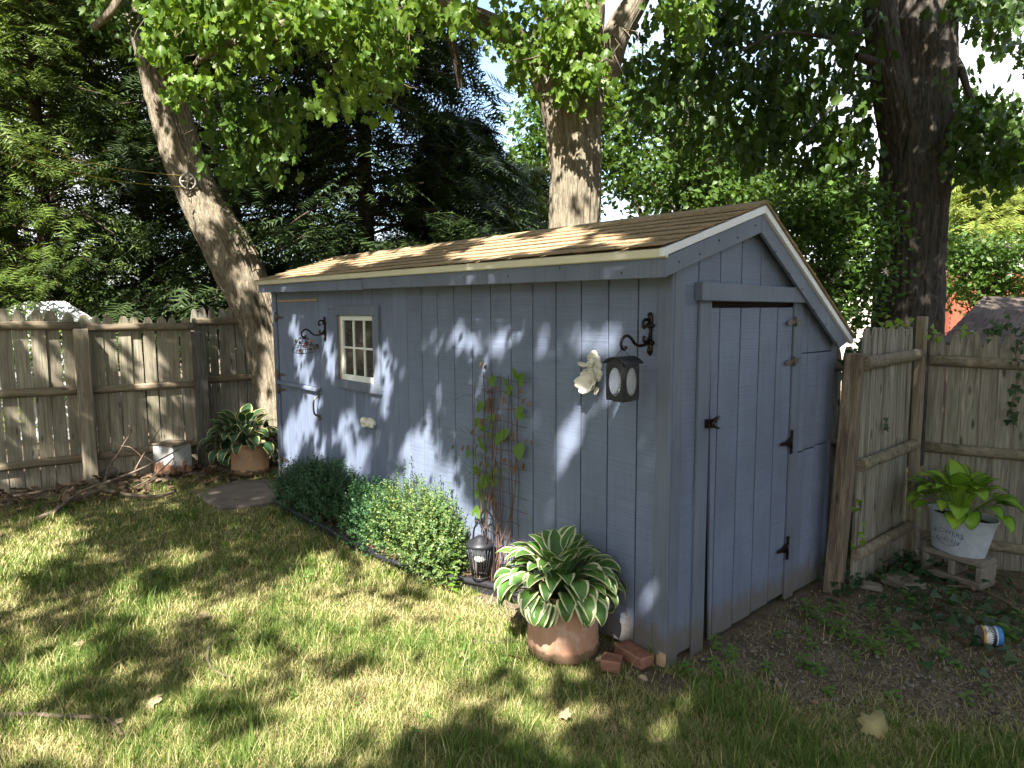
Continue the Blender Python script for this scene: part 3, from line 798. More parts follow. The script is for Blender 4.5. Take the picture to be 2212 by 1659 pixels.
# ivory blossom plaque beside the lantern
op = wallp(1272, 805, -.03)
e = empty("flower_plaque", (op[0], -.001, 1.40), "ivory resin wall plaque of a large open blossom and curled clouds", "wall ornament")
b = MB()
for cx_, cz_, r_ in ((.018, .205, .028), (-.008, .188, .024), (.040, .180, .026), (.012, .165, .030), (.052, .148, .025), (.030, .135, .034), (-.012, .150, .024), (.060, .105, .022), (.048, .082, .024), (.0, .13, .03), (.03, .10, .035)):
    b.ball((cx_, -.008, cz_), 1, 12, 8, (r_, .016, r_))
b.build("cloud_back", m_ivory, e)
for i, (cx_, cz_, r_) in enumerate(((.018, .205, .016), (.040, .180, .015), (-.008, .188, .013), (.052, .148, .014), (.060, .105, .013))):
    P = [(cx_ + r_ * (1 - k / 26) * math.cos(k * .55), -.024, cz_ + r_ * (1 - k / 26) * math.sin(k * .55)) for k in range(22)]
    MB().tube(P, .0022, 5).build("curl", m_ivory, e)


def petal(parent, c_, az, L, W, cup):
    """curved petal rising from c_ in the wall plane, direction az, leaning outwards"""
    nu, nv = 10, 8; v = []; f = []
    for i in range(nu + 1):
        s = i / nu; w = W * math.sin(math.pi * min(1, .12 + s * .80)) ** .7
        for j in range(nv + 1):
            u = -1 + 2 * j / nv; rad = L * s * (1 - .08 * u * u); out = cup * (s ** 1.6) + .012 * u * u * s + .004 * math.sin(u * 7 + s * 4) * s
            dx, dz = math.cos(az), math.sin(az); v.append((c_[0] + rad * dx - u * w * dz, c_[1] - .006 - out, c_[2] + rad * dz + u * w * dx))
    for i in range(nu):
        for j in range(nv): a = i * (nv + 1) + j; f.append((a, a + 1, a + nv + 2, a + nv + 1))
    o = MB().add(v, f, True).build("petal", m_ivory, parent); s_ = o.modifiers.new("thick", 'SOLIDIFY'); s_.thickness = .004
for az, L, W, cup in ((3.3, .075, .042, .055), (2.2, .070, .040, .030), (1.1, .070, .040, .024), (.1, .066, .036, .034), (4.5, .066, .046, .060), (5.5, .058, .036, .045)):
    petal(e, (.012, -.016, .058), az, L, W, cup)
b = MB(); b.ball((.014, -.036, .058), .012, 10, 8)
for k in range(7): b.ball((.014 + .010 * math.cos(k), -.046, .058 + .010 * math.sin(k)), .004, 6, 4)
b.build("stamen", m_ivory, e)
petal(e, (.050, -.01, .03), 4.9, .045, .018, .012)
for s in (-1, 1): petal(e, (-.01 + .01 * s, -.02, .145), 1.57 - s * 1.25, .05, .014, .02)
MB().ball((-.012, -.028, .150), 1, 10, 8, (.014, .012, .012)).tube([(-.04, -.03, .118), (-.02, -.034, .124), (.01, -.032, .122), (.03, -.03, .130)], .004, 6).build("dragonfly", m_ivory, e)

# small reclining cherub-like plaque under the window
op = wallp(794, 914, -.03)
e = empty("sleeping_plaque", (op[0], -.001, op[2]), "small ivory plaster relief of a curled sleeping figure below the window", "wall ornament")
b = MB(); b.ball((-.055, -.030, .012), 1, 14, 10, (.042, .034, .036)); b.ball((.0, -.022, .002), 1, 14, 10, (.055, .028, .030)); b.ball((.055, -.020, .002), 1, 14, 10, (.045, .026, .026))
for k in range(7): b.ball((-.03 + .02 * k, -.036, -.02 + .004 * (k % 2)), 1, 8, 6, (.014, .014, .012))
b.tube(smooth_path([(-.02, -.045, -.005), (.01, -.052, .008), (.04, -.046, -.012), (.07, -.04, .004), (.09, -.03, -.012)], 16), [.012] * 16, 8)
b.tube(smooth_path([(-.06, -.05, -.02), (-.03, -.055, -.026), (.0, -.05, -.02)], 10), .010, 8); b.build("relief_figure", m_ivory, e)
MB().prism([(.095 * math.cos(q), .042 * math.sin(q)) for q in np.linspace(0, 2 * math.pi, 20)[:-1]], 1, -.012, -.0005).build("backing", m_ivory, e)
# ================================================================== leaf clouds
def tri_fan(outline, ctr, fold=.12, droop=.18):
    P = [ctr] + list(outline); v = np.array([(x, y, -fold * abs(x) - droop * y * y) for x, y in P], float); n = len(outline)
    return v, np.array([(0, 1 + i, 1 + (i + 1) % n) for i in range(n)])


MAPLE = tri_fan([(0, 0), (.36, -.06), (.34, .16), (.56, .26), (.44, .44), (.50, .62), (.25, .58), (.16, .84), (0, 1), (-.16, .84), (-.25, .58), (-.50, .62), (-.44, .44), (-.56, .26), (-.34, .16), (-.36, -.06)], (0, .36), .30, .22)
OAK = tri_fan([(0, 0), (.16, .18), (.30, .28), (.14, .40), (.36, .58), (.15, .70), (.20, .88), (0, 1), (-.20, .88), (-.15, .70), (-.36, .58), (-.14, .40), (-.30, .28), (-.16, .18)], (0, .5))
HEART = tri_fan([(0, 0), (.22, -.10), (.44, .02), (.50, .28), (.36, .62), (.14, .88), (0, 1), (-.14, .88), (-.36, .62), (-.50, .28), (-.44, .02), (-.22, -.10)], (0, .4), .16, .15)
MAPLE2 = tri_fan([(0, 0), (.36, -.06), (.34, .16), (.56, .26), (.44, .44), (.50, .62), (.25, .58), (.16, .84), (0, 1), (-.16, .84), (-.25, .58), (-.50, .62), (-.44, .44), (-.56, .26), (-.34, .16), (-.36, -.06)], (0, .36), .75, .55)
IVY = tri_fan([(0, 0), (.34, -.08), (.48, .22), (.26, .40), (0, 1), (-.26, .40), (-.48, .22), (-.34, -.08)], (0, .3), .1, .1)
OVAL = (np.array([(0, 0, 0), (.28, .45, .05), (0, 1, -.12), (-.28, .45, .05), (0, .5, -.03)]), np.array([(0, 1, 4), (1, 2, 4), (2, 3, 4), (3, 0, 4)]))
KITE = (np.array([(0, 0, 0), (.40, .5, .05), (0, 1, -.1), (-.40, .5, .05)]), np.array([(0, 1, 2), (0, 2, 3)]))
CURL = (np.array([(0, 0, 0), (.30, .3, .14), (.26, .75, .2), (0, 1, .02), (-.26, .75, .1), (-.34, .3, .2), (0, .5, -.03)]), np.array([(0, 1, 6), (1, 2, 6), (2, 3, 6), (3, 4, 6), (4, 5, 6), (5, 0, 6)]))


def spray_template(k=5):
    v = [(-.012, 0, 0), (.012, 0, 0), (0, 1, -.10)]; f = [(0, 1, 2)]
    for i in range(k):
        y = .06 + .82 * i / k; L = .34 * (1 - .55 * i / k)
        for s in (-1, 1):
            b = len(v); v += [(0, y, -.1 * y * y), (0, y + .085, -.1 * y * y), (s * L, y + .15 + .10 * (i % 2), -.1 * y * y - .05)]
            f.append((b, b + 1, b + 2) if s < 0 else (b, b + 2, b + 1))
    return np.array(v, float), np.array(f)


SPRAY = spray_template()


def unit(a): return a / (np.linalg.norm(a, axis=-1, keepdims=True) + 1e-9)


def cloud(P, T, N, size, tmpl):
    """one leaf per row: base P, tip direction T, normal N, length size -> vertices, triangles"""
    v, f = tmpl; T = unit(T); B = unit(np.cross(T, N)); N = np.cross(B, T); size = np.broadcast_to(np.asarray(size, float), (len(P),))
    V = P[:, None, :] + size[:, None, None] * (v[None, :, 0:1] * B[:, None, :] + v[None, :, 1:2] * T[:, None, :] + v[None, :, 2:3] * N[:, None, :])
    F = f[None] + (np.arange(len(P)) * len(v))[:, None, None]
    return V.reshape(-1, 3), F.reshape(-1, 3)


def rdir(n, g=rng): return unit(g.normal(size=(n, 3)))


def cloud_obj(name, P, T, N, size, tmpl, m, parent, kind="stuff"):
    V, F = cloud(P, T, N, size, tmpl); o = link(name, npmesh(name, V, F), parent, m)
    if kind: o["kind"] = kind
    return o


# ================================================================== hostas
def hosta_mat(name, inner1, inner2, margin, cut, width):
    t = NT(name); va = t.n("VertexColor", {"layer_name": "tint"}); sp = t.n("SeparateColor"); t.set(sp.inputs[0], va.outputs[0])
    e, s, r = sp.outputs
    wob = t.noise(t.coord((30, 30, 30)), 1, 3)
    ed = t.math('ADD', e, t.math('MULTIPLY', t.math('SUBTRACT', wob, .5), .45))
    base = t.mix(r, inner1, inner2)
    vein = t.math('SINE', t.math('MULTIPLY', e, 30.0))
    base = t.mix(t.math('MULTIPLY', t.ramp(vein, [(.0, 1.0), (.5, 0.0)]), .25), base, tuple(v * .6 for v in inner1))
    c = t.mix(t.ramp(ed, [(cut, 0.0), (cut + width, 1.0)]), base, margin)
    t.bump(vein, .35, .003); t.fin(c, .36, spec=.45)
    tr = t.n("BsdfTranslucent"); t.set(tr.inputs[0], t.mix(1.0, c, (1.1, 1.1, .6), 'MULTIPLY')); mx = t.n("MixShader"); mx.inputs[0].default_value = .22
    t.set(mx.inputs[1], t.b.outputs[0]); t.set(mx.inputs[2], tr.outputs[0]); t.t.links.new(mx.outputs[0], t.out.inputs[0]); return t.m


m_hosta = hosta_mat("white edged hosta", (.070, .165, .035), (.13, .25, .055), (.70, .68, .42), .70, .10)
m_hostaD = hosta_mat("blue green hosta", (.020, .062, .026), (.040, .095, .035), (.50, .48, .20), .78, .10)
m_hostaY = hosta_mat("chartreuse hosta", (.15, .32, .025), (.30, .46, .04), (.030, .095, .022), .72, .25)


def hosta_leaf(R_, base, az, e0, lp, lb, W, bend, roll=0.0):
    """petiole then a broad pointed blade bending over"""
    nu, nv = 12, 8; pts = []; P = np.array([0.0, 0.0]); a = e0; step = lp / 4
    line = [P.copy()]
    for i in range(4): P = P + step * np.array([math.cos(a), math.sin(a)]); a -= .06; line.append(P.copy())
    bl = [P.copy()]; al = [a]
    for i in range(nu):
        a -= bend / nu * (.5 + 1.1 * i / nu); P = P + lb / nu * np.array([math.cos(a), math.sin(a)]); bl.append(P.copy()); al.append(a)
    v = []; f = []; cl = []; rr = R_.random(); ph = R_.uniform(0, 6)
    for i, p in enumerate(line):
        for sgn in (-1, 1): v.append((p[0], sgn * (.0045 + .002 * i / 4), p[1] + .002)); cl.append((.1, 0, rr))
    for i in range(4): f.append((2 * i, 2 * i + 1, 2 * i + 3, 2 * i + 2))
    b0 = len(v)
    for i in range(nu + 1):
        s = i / nu; w = W * 2.45 * math.sqrt(s + .012) * (1 - s) ** .92 + .0006
        nx_, nz_ = -math.sin(al[i]), math.cos(al[i])
        for j in range(nv + 1):
            u = -1 + 2 * j / nv; up = .20 * abs(u) * w + .05 * w * math.sin(3.2 * s * 3 + ph + 2 * u) * abs(u) + roll * u * w
            v.append((bl[i][0] + nx_ * up, u * w, bl[i][1] + nz_ * up)); cl.append((abs(u), s, rr))
    for i in range(nu):
        for j in range(nv): q = b0 + i * (nv + 1) + j; f.append((q, q + nv + 1, q + nv + 2, q + 1))
    V = np.array(v); c_, s_ = math.cos(az), math.sin(az)
    V = np.c_[V[:, 0] * c_ - V[:, 1] * s_, V[:, 0] * s_ + V[:, 1] * c_, V[:, 2]] + np.array(base)
    return npmesh("leaf", V, np.array(f), True, np.array(cl))


def hosta(loc, n, m, label, seed, L=(.15, .20), Wd=.052, lp=(.10, .24), spread=1.0, sc_up=1.0, cat="plant"):
    R_ = random.Random(seed); e = empty("hosta_plant", loc, label, cat)
    for i in range(n):
        k = ((i + .5) / n) ** .72; az = i * 2.39996 + R_.uniform(-.25, .25); tier = k          # 0 inner .. 1 outer
        e0 = (1.45 - 1.25 * tier * spread + R_.uniform(-.25, .22)); lpl = lp[0] + (lp[1] - lp[0]) * R_.uniform(.6, 1.0)
        lb = R_.uniform(*L); bend = .75 + 1.7 * tier * spread + R_.uniform(-.45, .45)
        base = (.035 * math.cos(az) * tier, .035 * math.sin(az) * tier, 0)
        link("leaf", hosta_leaf(R_, base, az, e0, lpl, lb, Wd * R_.uniform(.85, 1.15) * lb / .18, bend, R_.uniform(-.15, .15)), e, m)
    return e


def pot(loc, r, hgt, m, label):
    e = empty("terracotta_pot", loc, label, "pot"); k = r / .2
    MB().lathe([(.0, .0), (r * .86, .0), (r * .985, .02 * k), (r * 1.0, .06 * k), (r * .975, hgt * .45), (r * .90, hgt * .82), (r * .86, hgt - .03), (r * .89, hgt - .026), (r * .89, hgt), (r * .80, hgt), (r * .79, hgt - .05), (0, hgt - .05)], 48).build("body", m, e)
    MB().lathe([(0, .012), (r * .4, .014), (r * .78, .006)], 24, (0, 0, hgt - .05)).build("soil", m_soil, e); return e


PN = (-.475, -.285); pot((PN[0], PN[1], 0), .196, .36, m_terra, "large weathered terracotta pot in front of the shed wall")
hn = hosta((PN[0] - .03, PN[1] - .01, .33), 125, m_hosta, "white edged hosta overflowing the terracotta pot near the shed corner", 31, (.135, .185), .055, (.08, .25), 1.0)
PF = gnd(541, 1022); pot((PF[0], PF[1], 0), .205, .36, m_terra2, "tan terracotta pot standing by the leaning tree trunk")
hosta((PF[0] - .03, PF[1] - .05, .32), 80, m_hostaD, "dark green cream edged hosta in the pot by the leaning trunk", 33, (.17, .23), .055, (.14, .34), 1.0)
# dry flower stalks
def stalk(parent, pts, r0=.003, m=m_gstem, name="stalk"):
    P = smooth_path(pts, 14); return MB().tube(P, [r0 * (1 - .6 * i / 13) for i in range(14)], 6).build(name, m, parent)
a = wallp(1195, 1200, -.25) - np.array([PN[0], PN[1], .315]); b2 = wallp(1140, 1100, -.22) - np.array([PN[0], PN[1], .315]); c2_ = wallp(1115, 1045, -.2) - np.array([PN[0], PN[1], .315])
stalk(hn, [(0, 0, .05), tuple(a), tuple(b2), tuple(c2_)])

# ================================================================== bed edging, boxwoods, solar lantern
bv = [( -4.33, .012), (-4.33, -.35), (-2.2, -.345), (-1.75, -.245), (-1.28, -.08), (-1.28, .012)]
bed = MB().prism([(x, y) for x, y in bv], 2, -.02, .035).build("planting_bed", plain("bed soil and mulch", (.075, .042, .027), .95, 0, .55, 26, .9)); tag(bed, "narrow soil bed along the shed front", "bed", kind="structure")
path = [(-4.36, -.05, .05), (-4.36, -.34, .05), (-3.9, -.372, .05), (-3.2, -.368, .052), (-2.6, -.366, .048), (-2.2, -.36, .05), (-1.85, -.29, .055), (-1.55, -.19, .06), (-1.26, -.085, .06), (-1.05, -.05, .05)]
e = empty("garden_edging", (0, 0, 0), "black plastic garden edging with a rounded top along the bed", "edging")
P = smooth_path(path, 60); MB().tube(P, .022, 10).build("top_bead", m_plastic, e)
b = MB()
for i in range(59):
    p, q = P[i], P[i + 1]; d = unit(q - p); n_ = np.array([-d[1], d[0], 0]) * .004
    b.add([p + n_ + (0, 0, -.01), q + n_ + (0, 0, -.01), q + n_ * 1 - (0, 0, .08), p + n_ - (0, 0, .08), p - n_ + (0, 0, -.01), q - n_ + (0, 0, -.01), q - n_ - (0, 0, .08), p - n_ - (0, 0, .08)], [(0, 1, 2, 3), (5, 4, 7, 6)])
b.build("strip", m_plastic, e)


def boxwood(loc, rx, ry, rz, n, m, label, seed, size=.019):
    g = np.random.default_rng(seed); e = empty("boxwood_shrub", loc, label, "shrub")
    tw = MB()
    for k in range(12):
        d = unit(g.normal(size=3) + (0, 0, 1.0)); tw.tube(smooth_path([(0, 0, 0), d * .4 * np.array([rx, ry, rz]), d * .85 * np.array([rx, ry, rz]) + (0, 0, rz * .55)], 6), [.008, .006, .005, .004, .003, .002], 5)
    tw.build("stem", m_stem, e)
    # shoots: each a short upright twig with pairs of small leaves
    ns = n // 14; d = rdir(ns, g); d[:, 2] = np.where(g.random(ns) < .62, np.abs(d[:, 2]), -.75 * np.abs(d[:, 2])); d = unit(d)
    lump = np.array([1 + .34 * nz(*(q * 2.1 + seed)) + .20 * nz(*(q * 5.1 + seed)) for q in d]) * np.where(g.random(ns) < .06, 1.32, 1.0); r_ = (.60 + .42 * g.random(ns) ** .45) * lump
    nb = 7; sub_c = np.c_[g.uniform(-.48, .48, nb) * rx, g.uniform(-.40, .40, nb) * ry, g.uniform(.45, 1.12, nb) * rz]; sub_r = g.uniform(.50, .74, nb); wh = g.integers(0, nb, ns)
    C0 = sub_c[wh] + d * (r_ * sub_r[wh])[:, None] * np.array([rx, ry, rz]); C0[:, 2] = np.maximum(C0[:, 2], .03); ax = unit(d * .8 + np.array([0, 0, .8]) + .35 * g.normal(size=(ns, 3)))
    P = []; T = []; N_ = []
    for k in range(14):
        ps = C0 + ax * (.075 * (k // 2 - 2) / 5)[..., None] if False else C0 + ax * (.085 * (k // 2 - 2) / 5)
        side = unit(np.cross(ax, g.normal(size=(ns, 3)))) * (1 if k % 2 else -1)
        P.append(ps); T.append(unit(side + ax * .8)); N_.append(unit(ax - side * .5))
    P = np.concatenate(P); T = np.concatenate(T); N_ = np.concatenate(N_); keep = P[:, 2] > .02
    cloud_obj("foliage", P[keep], T[keep], N_[keep], size * g.uniform(.75, 1.25, keep.sum()), OVAL, m, e)


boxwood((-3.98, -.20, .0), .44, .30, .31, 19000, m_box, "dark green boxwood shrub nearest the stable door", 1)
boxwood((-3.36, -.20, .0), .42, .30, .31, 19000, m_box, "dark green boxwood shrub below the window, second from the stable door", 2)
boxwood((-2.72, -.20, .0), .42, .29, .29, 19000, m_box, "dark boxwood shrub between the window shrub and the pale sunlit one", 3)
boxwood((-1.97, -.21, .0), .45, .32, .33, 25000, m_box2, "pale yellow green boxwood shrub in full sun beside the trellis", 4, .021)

SLp = np.array([-1.405, -.13, 0.0])
e = empty("solar_lantern", SLp, "black ribbed solar lantern with white candle hanging on a shepherd hook", "lantern")
z0, z1, r0, r1 = .105, .315, .052, .088
MB().lathe([(0, .060), (.030, .058), (.034, .045), (.062, .038), (.066, .028), (.092, .020), (.095, .0), (.088, -.004), (0, -.004)], 32, (0, 0, z1)).build("cap", m_black, e)
for k in range(20):
    q = 2 * math.pi * k / 20; MB().tube([(r1 * math.cos(q), r1 * math.sin(q), z1), (r0 * math.cos(q), r0 * math.sin(q), z0)], .0032, 5).build("rib", m_black, e)
MB().tube([(r0 * math.cos(q), r0 * math.sin(q), z0) for q in np.linspace(0, 2 * math.pi, 25)], .006, 6, False).build("bottom_ring", m_black, e)
MB().lathe([(0, 0), (.036, 0), (.040, .012), (.041, .10), (0, .10)], 24, (0, 0, z0 + .105)).build("candle_tube", plain("frosted white plastic", (.75, .78, .76), .5, 0, .05, 4, 0), e)
MB().tube(smooth_path([(-.075, 0, z1 + .02), (-.055, 0, z1 + .11), (0, 0, z1 + .145), (.055, 0, z1 + .11), (.075, 0, z1 + .02)], 20), .008, 6, True, True, (1, .4)).build("handle", m_black, e)
MB().tube(smooth_path([(-.02, .02, z1 + .14), (-.02, .03, z1 + .20), (.03, .03, z1 + .245), (.09, .03, z1 + .20), (.105, .03, z1 + .10), (.11, .03, 0.02)], 30), .0055, 8).build("hook_rod", m_black, e)

# ================================================================== trellis and vine
TRX0, TRX1, TRY = -1.468, -1.135, -.030
tr = empty("wire_trellis", (0, 0, 0), "rusty wire grid trellis leaning on the shed wall beside the pale shrub", "trellis")
rt = random.Random(5)
for i in range(5):
    x = TRX0 + (TRX1 - TRX0) * i / 4; P = smooth_path([(x + rt.uniform(-.008, .008), TRY + rt.uniform(-.005, .005), z) for z in np.linspace(.05, 1.45 - .01 * (i == 4), 9)], 24)
    MB().tube(P, .0026, 5).build("wire", m_wire, tr)
for i in range(14):
    z = .22 + i * .0925; P = smooth_path([(x, TRY - .004 + rt.uniform(-.004, .004), z + rt.uniform(-.012, .012) - .02 * (x - TRX0)) for x in np.linspace(TRX0 - .03, TRX1 + (.09 if i % 3 else .02), 6)], 16)
    MB().tube(P, .0022, 5).build("wire", m_wire, tr)
vi = empty("climbing_vine", (-1.38, -.05, .03), "half dead clematis vine with green and brown leaves on the wire trellis", "vine"); VO = np.array([-1.38, -.05, .03])
for k in range(13):
    x = rt.uniform(-.07, .10); z = 0.0; P = [(x * .3, 0, 0)]; left = k % 3 != 2
    tx = rt.uniform(-.12, .05) if left else rt.uniform(.12, .25)
    n_ = rt.randint(5, 8)
    for j in range(1, n_ + 1):
        s = j / n_; P.append((x * (1 - s) + tx * min(1, s * 1.8) + rt.uniform(-.03, .03), rt.uniform(-.035, .012), (1.40 if k < 9 else .9) * s * rt.uniform(.92, 1.0)))
    MB().tube(smooth_path(P, 40), [.0045 - .0028 * i / 39 for i in range(40)], 5).build("stem", m_stem, vi)
for k in range(16):
    z = rt.uniform(.25, 1.35); x = rt.uniform(-.12, .0); d = -1 if k % 4 else 1; L = rt.uniform(.08, .24)
    MB().tube(smooth_path([(x if d < 0 else .22, -.01, z), (x + d * L * .5 + (.22 if d > 0 else 0), rt.uniform(-.05, 0), z + rt.uniform(-.02, .06)), (x + d * L + (.22 if d > 0 else 0), rt.uniform(-.08, -.01), z + rt.uniform(-.05, .08))], 10), .0013, 4).build("tendril", m_twig, vi)
def vleaf(px_, py_, s, tipdown, m, tm=IVY, y=-.06, g=rng):
    p = wallp(px_, py_, y) - VO; T = np.array([[g.uniform(-.5, .5), -.35, -1.0 if tipdown else .8]]); N_ = np.array([[g.uniform(-.5, .5), -1.0, g.uniform(.2, .8)]])
    V, F = cloud(p[None], T, N_, s, tm); o = link("leaf", npmesh("leaf", V, F), vi, m); return o
dsp = lambda a, b: (964.9 + a / 4.43, 748.9 + b / 4.43)
for a, b, s in [(430, 285, .062), (700, 265, .075), (660, 310, .07), (600, 370, .06), (560, 365, .05), (335, 530, .055), (310, 560, .05), (710, 570, .05), (720, 640, .045), (700, 610, .05), (285, 690, .055), (395, 660, .04), (440, 650, .04), (425, 740, .035), (345, 800, .04), (555, 790, .06), (505, 830, .075), (430, 870, .035), (250, 890, .035), (310, 920, .05), (680, 940, .085), (335, 975, .055), (375, 965, .045), (205, 990, .05), (270, 1015, .05), (370, 1010, .04), (385, 1150, .03), (460, 1170, .04), (535, 1160, .025), (300, 1220, .06), (370, 1235, .075), (410, 1200, .045), (455, 1265, .05), (320, 1305, .05), (360, 1310, .045), (285, 1380, .045), (330, 1400, .06), (280, 1530, .05), (310, 1560, .055), (255, 1560, .045)]:
    vleaf(*dsp(a, b), s * 1.15, rng.random() < .75, m_vine, HEART)
for a, b in [(375, 170), (345, 140), (480, 370), (420, 400), (410, 480), (425, 500), (440, 520), (460, 490), (405, 540), (470, 610), (550, 485), (730, 390), (760, 490), (800, 520), (515, 630), (355, 690), (375, 700), (340, 730), (365, 800), (265, 790), (370, 830), (690, 770), (655, 825), (775, 880), (820, 890), (565, 875), (75, 940), (160, 945), (210, 935), (560, 1060), (340, 1095), (630, 1080), (730, 1100), (740, 1115), (650, 1130), (485, 1100), (335, 1190), (340, 1350), (430, 1390), (400, 1400), (455, 1440), (490, 1495), (660, 1170), (410, 560), (430, 580), (395, 505), (290, 730), (300, 930)]:
    vleaf(*dsp(a, b), rng.uniform(.034, .055), True, m_dry, CURL, -.05)

# ================================================================== bricks by the corner
for x, y, rz, L, lab in [(-.175, -.225, .55, .052, "small broken brick end beside the big terracotta pot"), (-.155, -.070, -.12, .105, "whole old red brick lying against the shed front near the corner")]:
    o = MB().box(-L, L, -.05, .05, 0, .062).build("brick", m_brick, None, (x, y, -.004), bevel=.006); o.rotation_euler = (0, .0, rz); tag(o, lab, "brick")

# ================================================================== right corner: block, tub, hosta, slab, can
BL = gnd(2080, 1235); BLp = np.array([.605, 2.43, 0.012]); brz = -.18
blk = empty("cinder_block", BLp, "grey two hole cinder block on its side under the zinc tub", "block", rz=brz)
L2, D2_, Hb = .195, .095, .19
def blockpart(x0, x1, z0, z1, nm="web"): MB().box(x0, x1, -D2_, D2_, z0, z1).build(nm, m_conc, blk, bevel=.008)
blockpart(-L2, L2, Hb - .040, Hb, "face_shell"); blockpart(-L2, L2, 0, .046, "face_shell")
for x in (-L2, -.022, L2 - .044): blockpart(x, x + .044, .0465, Hb - .0405)
TZ = Hb + .013
tub = empty("zinc_tub", (BLp[0] - .01, BLp[1] + .01, TZ), "oval bluish zinc tub lettered FLOWERS & GARDEN on the cinder block", "planter", rz=brz); tub.rotation_euler = (0, .05, brz)
A0, B0, A1, B1, TH = .165, .105, .215, .14, .262
def tubp(q, z, off=0.0):
    s = z / TH; a = A0 + (A1 - A0) * s + off; b_ = B0 + (B1 - B0) * s + off; return (a * math.cos(q), b_ * math.sin(q), z)
v = []; f = []; sg = 56; zs = [0, .003, TH * .25, TH * .5, TH * .75, TH - .004, TH]
for z in zs: v += [tubp(2 * math.pi * k / sg, z) for k in range(sg)]
v += [tubp(2 * math.pi * k / sg, TH, -.006) for k in range(sg)] + [tubp(2 * math.pi * k / sg, TH - .04, -.010) for k in range(sg)]
for i in range(len(zs) + 1):
    for k in range(sg): f.append((i * sg + k, i * sg + (k + 1) % sg, (i + 1) * sg + (k + 1) % sg, (i + 1) * sg + k))
f.append(tuple(range(sg - 1, -1, -1))); MB().add(v, f, True).build("body", m_zinc, tub)
MB().tube([tubp(2 * math.pi * k / 48, TH, .002) for k in range(49)], .006, 6, False).build("rim", m_zinc, tub)
MB().add([tubp(2 * math.pi * k / sg, TH - .035, -.012) for k in range(sg)], [tuple(range(sg))]).build("soil", m_soil, tub)
m_ink = plain("dark blue print", (.10, .13, .17), .6, 0, .1, 5, 0)


def text_mesh(body, size, bold=0.0):
    c_ = bpy.data.curves.new("letters", 'FONT'); c_.body = body; c_.size = size; c_.align_x = 'CENTER'; c_.align_y = 'CENTER'; c_.resolution_u = 3; c_.offset = bold
    o = bpy.data.objects.new("letters", c_); col.objects.link(o); bpy.context.view_layer.update()
    dg = bpy.context.evaluated_depsgraph_get(); me = bpy.data.meshes.new_from_object(o.evaluated_get(dg)); bpy.data.objects.remove(o); bpy.data.curves.remove(c_)
    V = np.array([v.co[:] for v in me.vertices]); F = [tuple(p.vertices) for p in me.polygons]; bpy.data.meshes.remove(me); return V, F


def wrap_tub(V, z0, arch=0.0):
    q0 = -math.pi / 2 - .12; out = []
    for x, y, _ in V:
        z = z0 + y - arch * x * x; q = q0 + x / (A0 + .02) * .98; out.append(tubp(q, z, .0008))
    return out


let = MB()
for body, size, z0, arch in (("FLOWERS", .048, .150, 1.3), ("&", .022, .118, 0), ("GARDEN", .040, .092, .9)):
    V_, F_ = text_mesh(body, size, .0); let.add(wrap_tub(V_, z0, arch), F_)
let.build("lettering", m_ink, tub)
fl = MB()
for s in (-1, 1):
    def W(pts, r=.0011): fl.tube([np.array(p) for p in wrap_tub([(s * x, y, 0) for x, y in pts], .0)], r, 4)
    W([(.018, .122), (.042, .120)])
    W(smooth_path([(.0, .066), (.022, .058), (.048, .064), (.072, .080), (.086, .100)], 16)[0:16] if False else [(p[0], p[1]) for p in smooth_path([(.004, .066, 0), (.022, .058, 0), (.048, .064, 0), (.072, .080, 0), (.086, .100, 0)], 16)])
    for k in range(6):
        x, y = .030 + k * .010, .060 + k * .006
        W([(x, y), (x + .002, y - .012)], .0016); W([(x, y), (x - .006, y + .010)], .0016)
    W([(p[0], p[1]) for p in smooth_path([(.022, .058, 0), (.014, .046, 0), (.004, .050, 0), (.008, .058, 0)], 10)])
    W([(.092, .118), (.092, .146)]); W([(.084, .134), (.100, .134)]); W([(.086, .126), (.098, .142)], .0014)
fl.build("flourish", m_ink, tub)
hosta((BLp[0] - .01, BLp[1] + .01, TZ + TH - .03), 58, m_hostaY, "bright chartreuse hosta with dark leaf edges growing in the zinc tub", 41, (.13, .185), .066, (.13, .26), .70)
sb = gnd(1968, 1255)
o = MB().add([(-.13, -.09, 0), (.12, -.10, 0), (.13, .08, 0), (-.11, .10, 0), (-.12, -.08, .055), (.10, -.09, .05), (.12, .07, .062), (-.10, .09, .066)], [(0, 3, 2, 1), (4, 5, 6, 7), (0, 1, 5, 4), (1, 2, 6, 5), (2, 3, 7, 6), (3, 0, 4, 7)]).build("stone_slab", m_stone, None, (.40, 2.06, .0), bevel=.010); o.rotation_euler = (.05, -.06, -.45); tag(o, "broken pale stone slab lying in the ivy before the cinder block", "stone")
o = MB().add([(-.07, -.06, 0), (.08, -.05, 0), (.07, .06, 0), (-.06, .07, 0), (-.06, -.05, .03), (.07, -.04, .035), (.06, .05, .03), (-.05, .06, .028)], [(0, 3, 2, 1), (4, 5, 6, 7), (0, 1, 5, 4), (1, 2, 6, 5), (2, 3, 7, 6), (3, 0, 4, 7)]).build("stone_slab", m_stone, None, (.27, 1.85, .0), bevel=.008); o.rotation_euler = (0, .03, .3); tag(o, "small flat stone half buried near the timber post", "stone")

